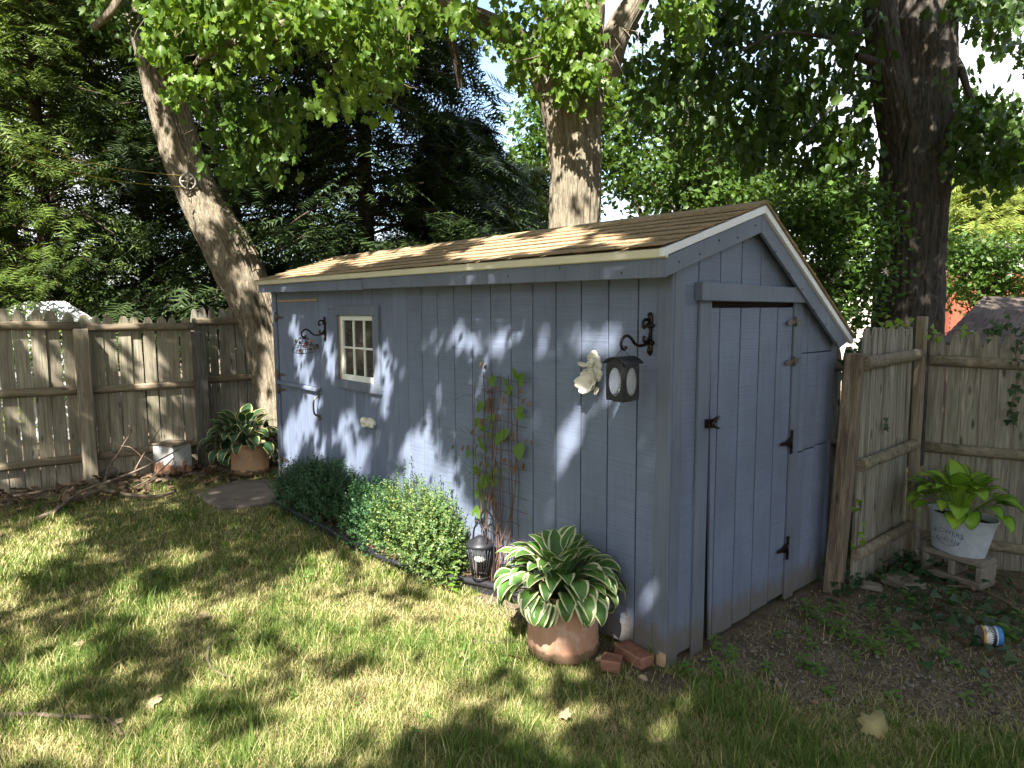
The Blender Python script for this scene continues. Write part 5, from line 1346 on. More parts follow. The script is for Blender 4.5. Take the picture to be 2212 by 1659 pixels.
crown_tree("broadleaf_tree", G0(1700, 19), 8, [pc(1690, 440, 19, 110, 70, 1.2), pc(1560, 390, 19, 110, 80, 1.2), pc(1820, 400, 19, 70, 60, 1.0), pc(1450, 420, 19, 90, 50, 1.0)], m_shrub, "pale green tree far behind the gable peak", 4200, .19, seed=68)

# ================================================================== neighbouring buildings
nbh = empty("red_house", G0(2285, 17), "red clapboard neighbouring house with white trim behind the bushes", "house"); O = np.array(nbh.location)
m_red = plain("red house siding", (.38, .105, .065), .7, 0, .12, 5, .05); m_hwhite = plain("white clapboard", (.72, .68, .60), .7, 0, .08, 5, .05)  # even red and white siding colours with slight noise
u = unit(np.array([RT[0], RT[1], 0.0])); w_ = unit(np.array([FW[0], FW[1], 0.0]))
for k in range(21):
    z = .1 + k * .115; MB().obox((0, 0, z + .05), u * 2.7, w_ * .015, (w_ * -.022) + np.array([0, 0, .062])).build("clapboard", m_red, nbh)
MB().obox(w_ * 2.0 + (0, 0, 1.26), u * 2.7, w_ * 1.95, (0, 0, 1.26)).build("wall_core", m_red, nbh)
MB().obox((0, 0, 2.58), u * 2.9, w_ * .06, (0, 0, .06)).build("eave_board", plain("dark red trim", (.20, .04, .03), .6), nbh)
for k in range(5): MB().obox(w_ * (.3 + .02 * k) + (0, 0, 2.70 + k * .115), u * 2.4, w_ * .015, (0, 0, .058)).build("upper_clapboard", m_hwhite, nbh)
MB().obox(w_ * 1.7 + (0, 0, 2.95), u * 2.38, w_ * 1.2, (0, 0, .30)).build("upper_wall", m_hwhite, nbh)
for s in (.15, 1.35): MB().obox(u * s - w_ * .05 + (0, 0, 1.85), u * .34, w_ * .03, (0, 0, .55)).build("window_frame", m_hwhite, nbh)
MB().obox(w_ * 2 + (0, 0, 3.29), u * 2.5, w_ * 1.9, (0, 0, .03)).build("roof", m_shingd, nbh)

sr = empty("neighbour_shed", G0(2230, 9.0), "low neighbouring outbuilding with a dark brown shingle roof beyond the fence", "shed"); O = np.array(sr.location)
pA = deep(2030, 735, 8.3); pB = deep(2250, 755, 8.3); pC = deep(2125, 640, 9.6); pD = deep(2320, 645, 9.6)
ex = unit(pB - pA); 
for r in range(10):
    s0, s1 = r / 10, (r + 1) / 10
    L0 = lerp(pA, pC, s0) - .03 * np.array([0, 0, 1]); R0 = lerp(pB, pD, s0); L1 = lerp(pA, pC, s1); R1 = lerp(pB, pD, s1); up_ = np.array([0, 0, .014])
    n_ = 8
    for k in range(n_):
        a0, a1 = (k - .5 * (r % 2)) / n_, (k + 1 - .5 * (r % 2)) / n_; a0 = max(a0, 0)
        p0, p1, p2, p3 = lerp(L0, R0, a0), lerp(L0, R0, a1 - .006), lerp(L1, R1, a1 - .006), lerp(L1, R1, a0)
        q = [p - O for p in (p0 + up_, p1 + up_, p2, p3, p0 - up_ * .2, p1 - up_ * .2, p2 - up_, p3 - up_)]
        MB().add(q, [(0, 1, 2, 3), (7, 6, 5, 4), (0, 4, 5, 1), (1, 5, 6, 2), (2, 6, 7, 3), (3, 7, 4, 0)]).build("shingle", m_shingd, sr)
q = [p - O for p in (pA - (0, 0, .05), pB - (0, 0, .05), pD - (0, 0, .05), pC - (0, 0, .05))]; qb = [np.array([p[0], p[1], 0.0]) for p in q]
MB().add(q + qb, [(0, 1, 2, 3), (0, 4, 5, 1), (1, 5, 6, 2), (2, 6, 7, 3), (3, 7, 4, 0)]).build("wall", m_brownpost, sr)

wb = empty("white_outbuilding", G0(60, 10.4), "white roofed outbuilding just showing over the left fence", "building"); O = np.array(wb.location)
r0 = [deep(-60, 690, 9.9), deep(55, 652, 9.9), deep(140, 650, 10.0), deep(205, 690, 10.0)]
MB().add([p - O for p in r0] + [deep(x, 668, 10.8) - O for x in (-60, 55)] + [deep(140, 660, 10.8) - O, deep(205, 690, 10.8) - O] + [np.array([p[0], p[1], 0]) - O * (1, 1, 0) for p in (r0[0], r0[3])], [(0, 1, 5, 4), (1, 2, 6, 5), (2, 3, 7, 6), (0, 8, 9, 3, 2, 1)]).build("roof", plain("white roof metal", (.66, .68, .70), .6, 0, .15, 3, .05), wb)  # plain white roof colour with slight noise
MB().obox((0, 0, .85), u * .85, w_ * .3, (0, 0, .85)).build("wall", m_hwhite, wb)
ch_ = empty("cream_house", G0(1790, 15.5), "pale cream clapboard house glimpsed through the bush beside the gable", "house")
for k in range(22): MB().obox((0, 0, .06 + k * .12), u * 1.25, w_ * .015, (w_ * -.012) + np.array([0, 0, .064])).build("clapboard", m_hwhite, ch_)
MB().obox(w_ * 1.02 + (0, 0, 1.3), u * 1.25, w_ * 1.0, (0, 0, 1.3)).build("wall_core", m_hwhite, ch_)
MB().obox(w_ * .8 + (0, 0, 2.75), u * 1.4, w_ * 1.2, (0, 0, .05)).build("roof", m_shingd, ch_)
# ================================================================== the high crowns over the yard (they cast the dappled shade)
DN = -SUN
LIT = [  # sunlit patches seen in the photograph: picture x, y, half sizes, tilt in degrees
    # lawn
    (70, 1185, 85, 30, -6), (20, 1240, 50, 22, 0), (293, 1258, 16, 7, 0), (257, 1273, 22, 8, 0), (640, 1296, 105, 20, -6), (400, 1308, 55, 9, -5), (530, 1425, 85, 30, 8), (715, 1370, 70, 26, 0),
    (115, 1455, 62, 48, -25), (30, 1500, 60, 40, 0), (80, 1600, 110, 40, 0), (300, 1640, 330, 36, 0), (400, 1550, 55, 20, 0), (660, 1610, 110, 55, 0),
    (905, 1360, 170, 72, 0), (1050, 1385, 40, 62, 0), (820, 1535, 100, 42, -10), (930, 1470, 110, 42, -15), (640, 1500, 60, 30, 0), (560, 1330, 60, 14, 0), (760, 1320, 60, 30, 0), (450, 1480, 30, 14, 0), (180, 1400, 40, 10, -10),
    # hosta, shrub, pot
    (1090, 1270, 70, 105, 20), (1203, 1405, 18, 28, 0), (940, 1130, 110, 95, 0), (1030, 1190, 50, 80, 0), (860, 1110, 50, 40, 0), (1000, 1250, 60, 22, 0),
    # front wall
    (884, 985, 24, 92, 10), (925, 960, 13, 75, 10), (1004, 722, 20, 40, 12), (1070, 742, 20, 46, 12), (1122, 720, 16, 40, 12), (1168, 748, 13, 58, 14), (924, 713, 8, 20, 10), (964, 735, 8, 24, 10),
    (1230, 728, 18, 46, 14), (1284, 742, 22, 52, 14), (1338, 713, 15, 26, 10), (1364, 850, 13, 85, 10), (1222, 950, 20, 92, 16), (1270, 886, 14, 62, 14), (1208, 1055, 13, 52, 12), (1154, 905, 9, 60, 12), (1028, 810, 10, 36, 10), (938, 886, 9, 52, 10), (1330, 950, 18, 58, 14), (1310, 820, 12, 40, 12), (1400, 730, 10, 28, 10), (1390, 960, 8, 50, 8), (1080, 900, 7, 45, 12), (975, 1020, 12, 50, 10),
    (656, 890, 17, 62, 12), (624, 942, 13, 62, 12), (674, 915, 7, 50, 12), (666, 811, 9, 46, 12), (703, 736, 9, 46, 12), (637, 715, 7, 32, 12), (617, 993, 11, 32, 10), (755, 890, 9, 40, 12), (755, 985, 11, 42, 12), (796, 960, 14, 26, 12), (833, 890, 8, 46, 12), (838, 746, 8, 32, 12), (783, 988, 8, 36, 12), (768, 812, 14, 8, 0), (720, 800, 6, 30, 12), (645, 780, 5, 26, 12), (815, 820, 5, 30, 12), (735, 930, 5, 30, 12), (690, 960, 6, 30, 12), (852, 800, 6, 34, 12),
    # gable end
    (1489, 600, 10, 22, 0), (1663, 606, 16, 22, 0), (1721, 671, 8, 50, 0), (1736, 745, 16, 36, 10), (1767, 900, 8, 80, 6), (1640, 1130, 7, 40, -10),
    # roof
    (1090, 548, 60, 10, -8), (1175, 535, 72, 10, -8), (1244, 504, 40, 7, -8), (1373, 528, 62, 10, -8), (1021, 555, 52, 10, -8), (1127, 521, 40, 6, -8), (970, 521, 30, 5, -8), (800, 562, 62, 6, -6), (700, 577, 50, 6, -6), (900, 540, 50, 6, -6), (1050, 525, 30, 5, -8), (1300, 520, 40, 5, -8), (640, 590, 40, 5, 0),
    # left fence and corner
    (133, 766, 40, 26, -25), (67, 780, 15, 34, -20), (127, 820, 10, 36, -20), (300, 766, 24, 34, -30), (327, 800, 24, 38, -30), (333, 836, 14, 22, 0), (277, 700, 70, 15, 4), (50, 700, 65, 18, 4), (333, 896, 14, 26, 0), (360, 936, 14, 30, -15), (240, 760, 8, 26, 0), (83, 946, 15, 42, 0), (33, 890, 20, 22, 0), (127, 970, 15, 26, 0), (490, 770, 8, 16, -10), (537, 870, 7, 13, 0), (393, 985, 22, 14, 0), (333, 1046, 18, 8, 0), (190, 880, 8, 60, 0), (20, 1020, 40, 20, 0), (200, 1010, 10, 20, 0),
    # trunks, conifers, hanging leaves
    (395, 330, 16, 85, -14), (425, 430, 13, 45, -25), (370, 240, 14, 30, -10), (470, 510, 12, 30, -30), (1222, 448, 18, 42, 0), (1185, 250, 12, 60, 0), (1210, 330, 10, 40, 0), (1905, 70, 18, 42, 0),
    (40, 150, 70, 90, 0), (30, 420, 60, 90, 0), (150, 470, 120, 55, -10), (60, 600, 90, 70, 0), (160, 60, 120, 60, 0), (100, 300, 60, 40, 0), (230, 330, 40, 20, 0),
    (620, 45, 330, 62, 0), (800, 140, 95, 95, 0), (1250, 110, 95, 115, 0), (1480, 40, 75, 55, 0), (420, 130, 80, 70, 0), (1130, 330, 60, 90, 0), (1300, 210, 50, 24, 0), (2150, 460, 90, 60, 0), (2100, 640, 60, 60, 0), (560, 300, 50, 50, 0),
]


def in_lit(px_, py_, g, soft=.22, grow=0.0):
    px_, py_ = px_ + 11 * np.sin(py_ * .055 + 2 * np.sin(px_ * .021)) + 6 * np.sin(py_ * .16 + px_ * .05), py_ + 7 * np.sin(px_ * .047 + 1.5 * np.sin(py_ * .04)) + 4 * np.sin(px_ * .13)
    out = np.zeros(len(px_), bool)
    for cx, cy, rx, ry, an in LIT:
        c_, s_ = math.cos(math.radians(an)), math.sin(math.radians(an)); dx, dy = px_ - cx, py_ - cy
        a = (dx * c_ + dy * s_) / (rx + grow); b = (-dx * s_ + dy * c_) / (ry + grow)
        out |= (a * a + b * b) < (1 + soft * g.normal(size=len(px_))) ** 2
    return out


g = np.random.default_rng(77)
for k in range(85):                                            # small sun flecks strewn over the shaded lawn
    LIT.append((g.uniform(0, 1500), g.uniform(1120, 1650), g.uniform(6, 26), g.uniform(3, 9), g.uniform(-15, 15)))
LITBALLS = [((-2.06, -.28, .35), .44), ((-.66, -.42, .46), .21), ((-.76, -.34, .36), .16), ((-1.40, -.15, .25), .16)] + [(deep(x_, y_, d_), r_) for x_, y_, d_, r_ in
    [(430, 45, 6.4, .5), (560, 30, 6.4, .5), (700, 30, 6.4, .5), (800, 90, 6.4, .42), (790, 160, 6.4, .3), (930, 25, 6.4, .35), (400, 130, 6.4, .3), (1230, 60, 6.9, .42), (1250, 150, 6.9, .32), (1480, 40, 6.9, .3), (60, 440, 10.4, .7), (160, 480, 10.4, .5), (30, 250, 10.4, .6), (120, 330, 10.4, .35), (30, 560, 10.6, .6), (550, 290, 6.9, .22)]]


def in_balls(P):
    out = np.zeros(len(P), bool)
    for c_, r_ in LITBALLS:
        d = np.array(c_) - P; al = d @ DN; out |= (al > 0) & (np.linalg.norm(d - al[:, None] * DN, axis=1) < r_ * (1 + .12 * g.normal(size=len(P))))
    return out


def shade_hits(P):
    """where the sun ray through each leaf would land: list of candidate landing points"""
    n = len(P); best = np.full(n, 1e9)
    def take(t_, ok):
        nonlocal best
        best = np.where(ok & (t_ > 0) & (t_ < best), t_, best)
    t_ = -P[:, 1] / DN[1]; H_ = P + DN * t_[:, None]; take(t_, (P[:, 1] < 0) & (H_[:, 0] > XL) & (H_[:, 0] < 0) & (H_[:, 2] > 0) & (H_[:, 2] < 2.03))
    t_ = (2.142 + .312 * (P[:, 1] + .185) - P[:, 2]) / (DN[2] - .312 * DN[1]); H_ = P + DN * t_[:, None]; take(t_, (H_[:, 0] > XL) & (H_[:, 0] < .1) & (H_[:, 1] > -.185) & (H_[:, 1] < .7))
    t_ = (0 - P[:, 0]) / DN[0]; H_ = P + DN * t_[:, None]; take(t_, (H_[:, 1] > 0) & (H_[:, 1] < YB) & (H_[:, 2] > 0) & (H_[:, 2] < 2.3))
    t_ = (FX - P[:, 0]) / DN[0]; H_ = P + DN * t_[:, None]; take(t_, (H_[:, 1] > -4.5) & (H_[:, 1] < 1.9) & (H_[:, 2] > 0) & (H_[:, 2] < 1.85))
    t_ = -P[:, 2] / DN[2]; take(t_, np.ones(n, bool))
    tc = (9.6 - (P - CAM) @ FW) / (DN @ FW); H_ = P + DN * tc[:, None]; take(tc, H_[:, 2] > 0)
    tm = (7.0 - (P - CAM) @ FW) / (DN @ FW); M_ = P + DN * tm[:, None]
    return P + DN * best[:, None], M_




def canopy(nc, z0, z1, sig, wall_grow, lawn_grow, per, wall_only, reg=None):
    """leaf clumps between heights z0 and z1, open where the photograph shows the sun coming through"""
    zz = g.uniform(z0, z1, nc); tx = g.uniform(-13.5, 4.0, nc) if not wall_only else g.uniform(-7.2, 1.0, nc); ty = g.uniform(-5.0, 10.0, nc) if not wall_only else g.uniform(-2.6, 2.0, nc)
    if reg: tx = g.uniform(reg[0], reg[1], nc); ty = g.uniform(reg[2], reg[3], nc)
    CC = np.c_[tx + SUN[0] / SUN[2] * zz, ty + SUN[1] / SUN[2] * zz, zz]
    P = (CC[:, None, :] + g.normal(size=(nc, per, 3)) * np.array([sig, sig, sig * .7])).reshape(-1, 3)
    q = topx(P); seen = (q[:, 2] > 0) & (q[:, 0] > -60) & (q[:, 0] < 2272) & (q[:, 1] > -40); P = P[~seen]
    hit, mid = shade_hits(P); qh = topx(hit); qm = topx(mid); onw = (hit[:, 2] > .03) & (qh[:, 2] < 9.0)
    far = qh[:, 2] > 9.0
    wg = np.where(hit[:, 0] < -6, 12.0, np.where(hit[:, 0] > -.03, 5.0, np.where(hit[:, 2] > 2.06, 11.0, wall_grow)))
    lit = np.where(onw, in_lit(qh[:, 0], qh[:, 1], g, .12, wg), in_lit(qh[:, 0], qh[:, 1], g, .30, lawn_grow)) & (qh[:, 2] > 0)
    lit |= in_lit(qm[:, 0], qm[:, 1], g, .1, 10) & (mid[:, 2] > 3.0) & (qm[:, 1] < 300) & (qm[:, 2] > 0)
    lit |= in_balls(P)
    if wall_only: lit |= ~onw | (hit[:, 0] > -.9)
    thin = far & (np.sin(qh[:, 0] * .045 + 2 * np.sin(qh[:, 1] * .03)) + np.sin(qh[:, 1] * .06 + qh[:, 0] * .02) > .55) & (qh[:, 0] < 330)
    return P[~(lit | thin)]


Pa = canopy(7400, 5.6, 10.5, .30, 15, 24, 24, False); Pa = np.concatenate([Pa, canopy(700, 5.6, 9.5, .28, 15, 24, 24, False, (-1.6, 1.4, -.2, 3.2)), canopy(350, 5.6, 9.5, .28, 15, 24, 24, False, (-6.0, -1.5, .2, 2.6))]); Pb = canopy(900, 3.1, 5.0, .13, 5, 8, 20, True)
Pc = np.concatenate([Pa, Pb]); Sz = np.concatenate([g.uniform(.11, .165, len(Pa)), g.uniform(.055, .085, len(Pb))])
t4 = empty("shade_tree", (7.6, -12.2, 0), "tall shade maple behind the viewer whose crown overhangs the lawn", "tree")
trunk("trunk", t4, [(7.6, -12.2, 0), (7.5, -12.1, 2.5), (7.4, -12.0, 5), (7.2, -11.8, 8), (7.0, -11.5, 10)], [.42, .36, .32, .24, .14], m_barkC, 24, 30, .02, 12, 1.0)
owners = [(t1, np.array(T1P[-1][:2])), (t2, np.array(T2P[-1][:2])), (t3, np.array(T3P[-1][:2])), (t4, np.array([6.4, -10.2]))]
own = np.argmin(np.stack([np.hypot(*(Pc[:, :2] - c_).T) * (1.0 if k < 3 else .8) for k, (_, c_) in enumerate(owners)]), axis=0)
tops = [np.array(T1P[-1]), np.array(T2P[-1]), np.array(T3P[-1]), np.array([7.05, -11.5, 9.5])]
for k, (tree, _) in enumerate(owners):
    Pk = Pc[own == k]; Sk = Sz[own == k]
    if len(Pk) < 50: continue
    n = len(Pk); T = np.c_[g.normal(size=(n, 2)), -.4 + .5 * g.normal(size=n)]; N_ = unit(g.normal(size=(n, 3)) * .6 + SUN * .9)
    cloud_obj("crown", Pk - np.array(tree.location), T, N_, Sk, KITE, m_shade, tree)
    lm = MB(); start = tops[k]
    for j in g.choice(n, 40, replace=False):
        e_ = Pk[j] + (0, 0, .1); mid_ = (start + e_) / 2 + np.array([0, 0, .9]); C_ = smooth_path([start, mid_, e_], 10)
        qq = topx(np.array(C_))
        if np.any((qq[:, 2] > 0) & (qq[:, 0] > -30) & (qq[:, 0] < 2242) & (qq[:, 1] > -30)): continue
        hh, _m = shade_hits(np.array(smooth_path(C_, 40))); qq = topx(hh)
        if np.any(in_lit(qq[:, 0], qq[:, 1], g, 0.0, 12)): continue
        lm.tube([c_ - np.array(tree.location) for c_ in C_], [.09 * (1 - .85 * i / 9) for i in range(10)], 6)
    if lm.v: lm.build("limb", m_barkC, tree)

# unseen trees added behind and beside the viewer to cut low sky light
for k, (x, y, h_, r_) in enumerate([(-12, -9, 7, 3.0), (-6, -14, 8, 3.4), (0.5, -17, 8.5, 3.6), (14, -15, 8, 3.6), (13, -6, 7.5, 3.2), (11, 1.5, 7.5, 3.0), (8.5, 8, 7.5, 3.0), (-13.5, -4, 6.5, 2.4)]):
    crown_tree("broadleaf_tree", (x, y, 0), h_, [((x, y, h_ * .42), (r_, r_, h_ * .36)), ((x + .8, y + .5, h_ * .68), (r_ * .75, r_ * .75, h_ * .26))], m_mapleD, "unseen broad green tree added around the yard to cut low sky light", 2600, .42, KITE, 80 + k, .22, m_barkC, group="added unseen trees around the yard")

# ================================================================== grass
g = np.random.default_rng(5)
N0 = 560000
# even in the picture: more blades where the lawn is close
px_ = g.uniform(-330, 2480, N0); py_ = 1005 + (1700 - 1005) * g.random(N0) ** .80
D_ = FW + RT * ((px_ - 1106) / FPX)[:, None] - UP * ((py_ - 829.5) / FPX)[:, None]; tt = -CAM[2] / D_[:, 2]; ok = (tt > 0) & (tt < 11)
P = (CAM + D_ * tt[:, None])[ok]; P[:, :2] += g.normal(size=(len(P), 2)) * .02
x, y = P[:, 0], P[:, 1]; s_ = soilmask(x, y)
inside = ((x > XL - .02) & (x < .03) & (y > -.015) & (y < YB)) | bedmask(x, y) | ((x > -5.5) & (x < -4.36) & (y > -.82) & (y < .05)) | (x < FX - .3) | (y > 2.9) | ((x - PN[0]) ** 2 + (y - PN[1]) ** 2 < .19 ** 2)
patch = np.sin(4.1 * x + 2.2 * np.sin(3.3 * y)) * .5 + np.sin(5.7 * y + 1.9 * np.sin(2.7 * x) + 1) * .5 + .45 * np.sin(13 * x + 4 * np.sin(9 * y)) + .35 * np.sin(17 * y + 3 * np.sin(11 * x))
dens = np.clip(.80 + .34 * patch, .20, 1.0) * (1 - np.clip(s_ * 1.15, 0, .93))
keep = (~inside) & (g.random(len(P)) < dens); P = P[keep]; patch = patch[keep]; s_ = s_[keep]; n = len(P)
dist = np.hypot(P[:, 0] - CAM[0], P[:, 1] - CAM[1])
tuft = np.clip(np.sin(31 * P[:, 0] + 5 * np.sin(23 * P[:, 1])) * np.sin(29 * P[:, 1] + 4 * np.sin(19 * P[:, 0])) - .35, 0, 1)
hgt = g.gamma(5.0, .0060, n) * (1 + 1.7 * tuft) * np.where(g.random(n) < .03, 1.9, 1.0) * (1 + .35 * np.clip(patch, -1, 1)) * (1 - .35 * s_) + .008; wd = (.0009 + .0008 * g.random(n)) * np.clip(dist / 3.0, 1.05, 2.6)
dry = (g.random(n) < np.clip(.45 - .26 * patch + .2 * s_, .12, .9)).astype(float); lay = np.where(dry > 0, g.uniform(.9, 2.6, n), g.uniform(.25, 1.3, n)); hgt = np.where(dry > 0, hgt * 1.05, hgt)
az = g.random(n) * 2 * math.pi; dx, dy = np.cos(az), np.sin(az); wx, wy = -dy, dx
up0 = hgt * .55 / np.sqrt(1 + (lay * .45) ** 2); fo0 = up0 * lay * .45; up1 = up0 + hgt * .45 / np.sqrt(1 + lay ** 2); fo1 = fo0 + hgt * .45 * lay / np.sqrt(1 + lay ** 2)
zb = np.full(n, -.008); V = np.zeros((n, 5, 3))
V[:, 0] = np.c_[P[:, 0] - wx * wd, P[:, 1] - wy * wd, zb]; V[:, 1] = np.c_[P[:, 0] + wx * wd, P[:, 1] + wy * wd, zb]
V[:, 2] = np.c_[P[:, 0] + dx * fo0 + wx * wd * .8, P[:, 1] + dy * fo0 + wy * wd * .8, zb + up0]; V[:, 3] = np.c_[P[:, 0] + dx * fo0 - wx * wd * .8, P[:, 1] + dy * fo0 - wy * wd * .8, zb + up0]
V[:, 4] = np.c_[P[:, 0] + dx * fo1, P[:, 1] + dy * fo1, zb + up1]
F = (np.array([(0, 1, 2), (0, 2, 3), (3, 2, 4)])[None] + (np.arange(n) * 5)[:, None, None]).reshape(-1, 3)
C_ = np.repeat(np.c_[g.random(n), dry, np.clip(.5 + .4 * patch, 0, 1)], 5, axis=0)
t = NT("grass blades"); va = t.n("VertexColor", {"layer_name": "tint"}); sp = t.n("SeparateColor"); t.set(sp.inputs[0], va.outputs[0])
gc = t.mix(sp.outputs[0], (.095, .150, .022), (.215, .265, .05)); gc = t.mix(t.math('MULTIPLY', sp.outputs[2], .45), gc, (.065, .150, .028)); dc = t.mix(sp.outputs[0], (.36, .31, .13), (.50, .45, .22))
c = t.mix(sp.outputs[1], gc, dc); t.fin(c, .55, spec=.25); tr = t.n("BsdfTranslucent"); t.set(tr.inputs[0], c); mx = t.n("MixShader"); mx.inputs[0].default_value = .3
t.set(mx.inputs[1], t.b.outputs[0]); t.set(mx.inputs[2], tr.outputs[0]); t.t.links.new(mx.outputs[0], t.out.inputs[0])
o = link("grass", npmesh("grass", V.reshape(-1, 3), F, False, C_), None, t.m); tag(o, "short patchy green and straw coloured grass", "grass", kind="stuff")

# straw thatch and litter on the bare soil at right
n = 3200; P = np.array([gnd(a, b, .006) for a, b in zip(g.uniform(1480, 2260, n), g.uniform(1290, 1650, n))]); keep = (P[:, 0] > .06) & (P[:, 1] < 2.9) & (g.random(n) < .25 + .75 * (np.sin(P[:, 0] * 7 + 3 * np.sin(P[:, 1] * 4)) > .1)); P = P[keep]; n = len(P)
az = g.normal(size=n) * 1.3 + .3; T = np.c_[np.cos(az), np.sin(az), g.uniform(-.02, .22, n)]
strawt = (np.array([(-.012, 0, 0), (.012, 0, 0), (.012, .5, .10), (-.012, .5, .10), (0, 1, .02)]), np.array([(0, 1, 2), (0, 2, 3), (3, 2, 4)]))
o = cloud_obj("straw_litter", P, T, np.tile([0, 0, 1.0], (n, 1)) + g.normal(size=(n, 3)) * .3, g.uniform(.04, .11, n), strawt, m_drytan, None); tag(o, "dry straw and thatch strewn over the bare soil at right", "straw", kind="stuff")
def litter(n, f, m, tmpl, size, lab, cat, name):
    P = f(n); k = len(P); T = np.c_[g.normal(size=(k, 2)), .25 * g.normal(size=k)]; o = cloud_obj(name, P, T, unit(g.normal(size=(k, 3)) * .4 + (0, 0, 1)), g.uniform(*size, k), tmpl, m, None); tag(o, lab, cat, kind="stuff")
def strip_left(n): return np.c_[g.uniform(-6.62, -5.55, n), g.uniform(-2.6, .3, n), g.uniform(.004, .05, n)]
litter(420, strip_left, m_dry, CURL, (.05, .11), "brown leaf litter along the foot of the left fence", "leaf litter", "leaf_litter")
def in_bed(n):
    P = np.c_[g.uniform(-4.3, -1.3, n), g.uniform(-.34, 0, n), g.uniform(.036, .055, n)]; return P[bedmask(P[:, 0], P[:, 1])]
litter(420, in_bed, m_dry, CURL, (.03, .07), "brown leaf bits lying in the planting bed", "leaf litter", "bed_litter")
def right_c(n): return np.c_[g.uniform(.1, 1.4, n), g.uniform(1.2, 2.6, n), g.uniform(.005, .03, n)]
litter(160, right_c, m_dry, CURL, (.03, .07), "brown leaves among the ivy in the right corner", "leaf litter", "corner_litter")

# ivy
def ivy_spots(n):
    out = []
    for cx, cy, r, k in [(.34, 2.2, .16, .2), (.30, 2.5, .14, .16), (.8, 1.72, .26, .22), (.16, 1.70, .07, .06), (.55, 1.85, .2, .12), (1.1, 2.3, .3, .14), (1.2, 1.5, .25, .10)]:
        m_ = int(n * k); out.append(np.c_[cx + g.normal(size=m_) * r, cy + g.normal(size=m_) * r, np.abs(g.normal(size=m_)) * .05 + .02])
    P = np.concatenate(out); return P[(P[:, 0] > .07)]
P = ivy_spots(480); k = len(P); o = cloud_obj("ground_ivy", P, np.c_[g.normal(size=(k, 2)), -.3 + .3 * g.normal(size=k)], unit(g.normal(size=(k, 3)) * .45 + (0, 0, 1) - FW * .3), g.uniform(.035, .07, k), IVY, m_ivy, None); tag(o, "dark ivy covering the soil in the right corner", "ivy", kind="stuff")


def ivy_vine(path, n, m, label, seed, size=(.04, .07), r=.03):
    g2 = np.random.default_rng(seed); P = smooth_path(path, 30); e = empty("ivy_vine", P[0], label, "ivy"); B = np.array(e.location)
    MB().tube([p - B for p in P], .003, 5).build("stem", m_stem, e)
    for k in range(n):
        p = P[int(g2.integers(2, 30))] - B + g2.normal(size=3) * r; V, F = cloud(p[None], np.array([[g2.normal() * .6, g2.normal() * .4, -.9]]), (unit(-FW + g2.normal(size=3) * .5 + (0, 0, .4)))[None], g2.uniform(*size), IVY)
        link("leaf", npmesh("leaf", V, F), e, m)


def fpt(s, z, o=.05): p = fa + fdv * s + np.array([fdv[1], -fdv[0]]) * o; return np.array([p[0], p[1], z])
ivy_vine([fpt(.52, 1.0), fpt(.50, 1.2), fpt(.53, 1.4), fpt(.50, 1.55), fpt(.56, 1.68)], 30, m_ivy, "dark ivy strand hanging down the right stockade fence", 71)
ivy_vine([fpt(.30, 1.70), fpt(.42, 1.72), fpt(.55, 1.70), fpt(.72, 1.72)], 34, m_ivy, "ivy tuft over the fence tops at the right edge", 72, (.035, .06))
ivy_vine([fpt(-.05, 1.70), fpt(.05, 1.66), fpt(.12, 1.69), fpt(.22, 1.70)], 14, m_ivyl, "young ivy over the corner of the stockade fence", 73, (.035, .06))
ivy_vine([(.20, 2.0, 1.74), (.2, 2.15, 1.77), (.2, 2.3, 1.74), (.2, 2.42, 1.80)], 12, m_ivyl, "bright young ivy shoot along the stockade panel top", 74, (.03, .055), .02)
ivy_vine([(.03, 1.86, 1.42), (.06, 1.95, 1.52), (.08, 2.05, 1.58), (.1, 2.15, 1.58)], 18, m_ivy, "ivy clump behind the timber post under the roof corner", 75, (.05, .08), .05)
ivy_vine([(.21, 1.74, .25), (.215, 1.75, .36), (.21, 1.76, .48), (.215, 1.77, .60)], 9, m_ivyl, "bright ivy runner climbing beside the timber post", 76, (.035, .055), .015)
ivy_vine([(.06, 1.72, .02), (.08, 1.66, .10), (.09, 1.70, .20)], 9, m_ivy, "dark ivy leaves at the foot of the timber post", 77, (.06, .085), .03)
ivy_vine([(.20, 2.10, 1.0), (.205, 2.12, 1.06), (.205, 2.14, 1.10)], 4, m_ivy, "lone small ivy sprig on the middle of the stockade panel", 78, (.035, .05), .012)


# weeds
def weed(loc, h, n, size, m, label, seed, tmpl=OVAL, name="weed_plant", group="green weeds sprouting from the ground"):
    g2 = np.random.default_rng(seed); e = empty(name, loc, label, "weed", group)
    MB().tube(smooth_path([(0, 0, 0), (g2.normal() * .01, g2.normal() * .01, h * .5), (g2.normal() * .02, g2.normal() * .02, h)], 8), .0016, 5).build("stem", m_gstem, e)
    for k in range(n):
        s = (k + 1) / n; a = k * 2.4 + g2.uniform(-.3, .3); p = np.array([0, 0, h * s]); T = np.array([[math.cos(a), math.sin(a), .25 - .5 * (1 - s)]]); V, F = cloud(p[None], T, np.array([[0, 0, 1.0]]) + g2.normal(size=(1, 3)) * .15, size * (1.15 - .35 * s) * g2.uniform(.8, 1.2), tmpl)
        link("leaf", npmesh("leaf", V, F), e, m)


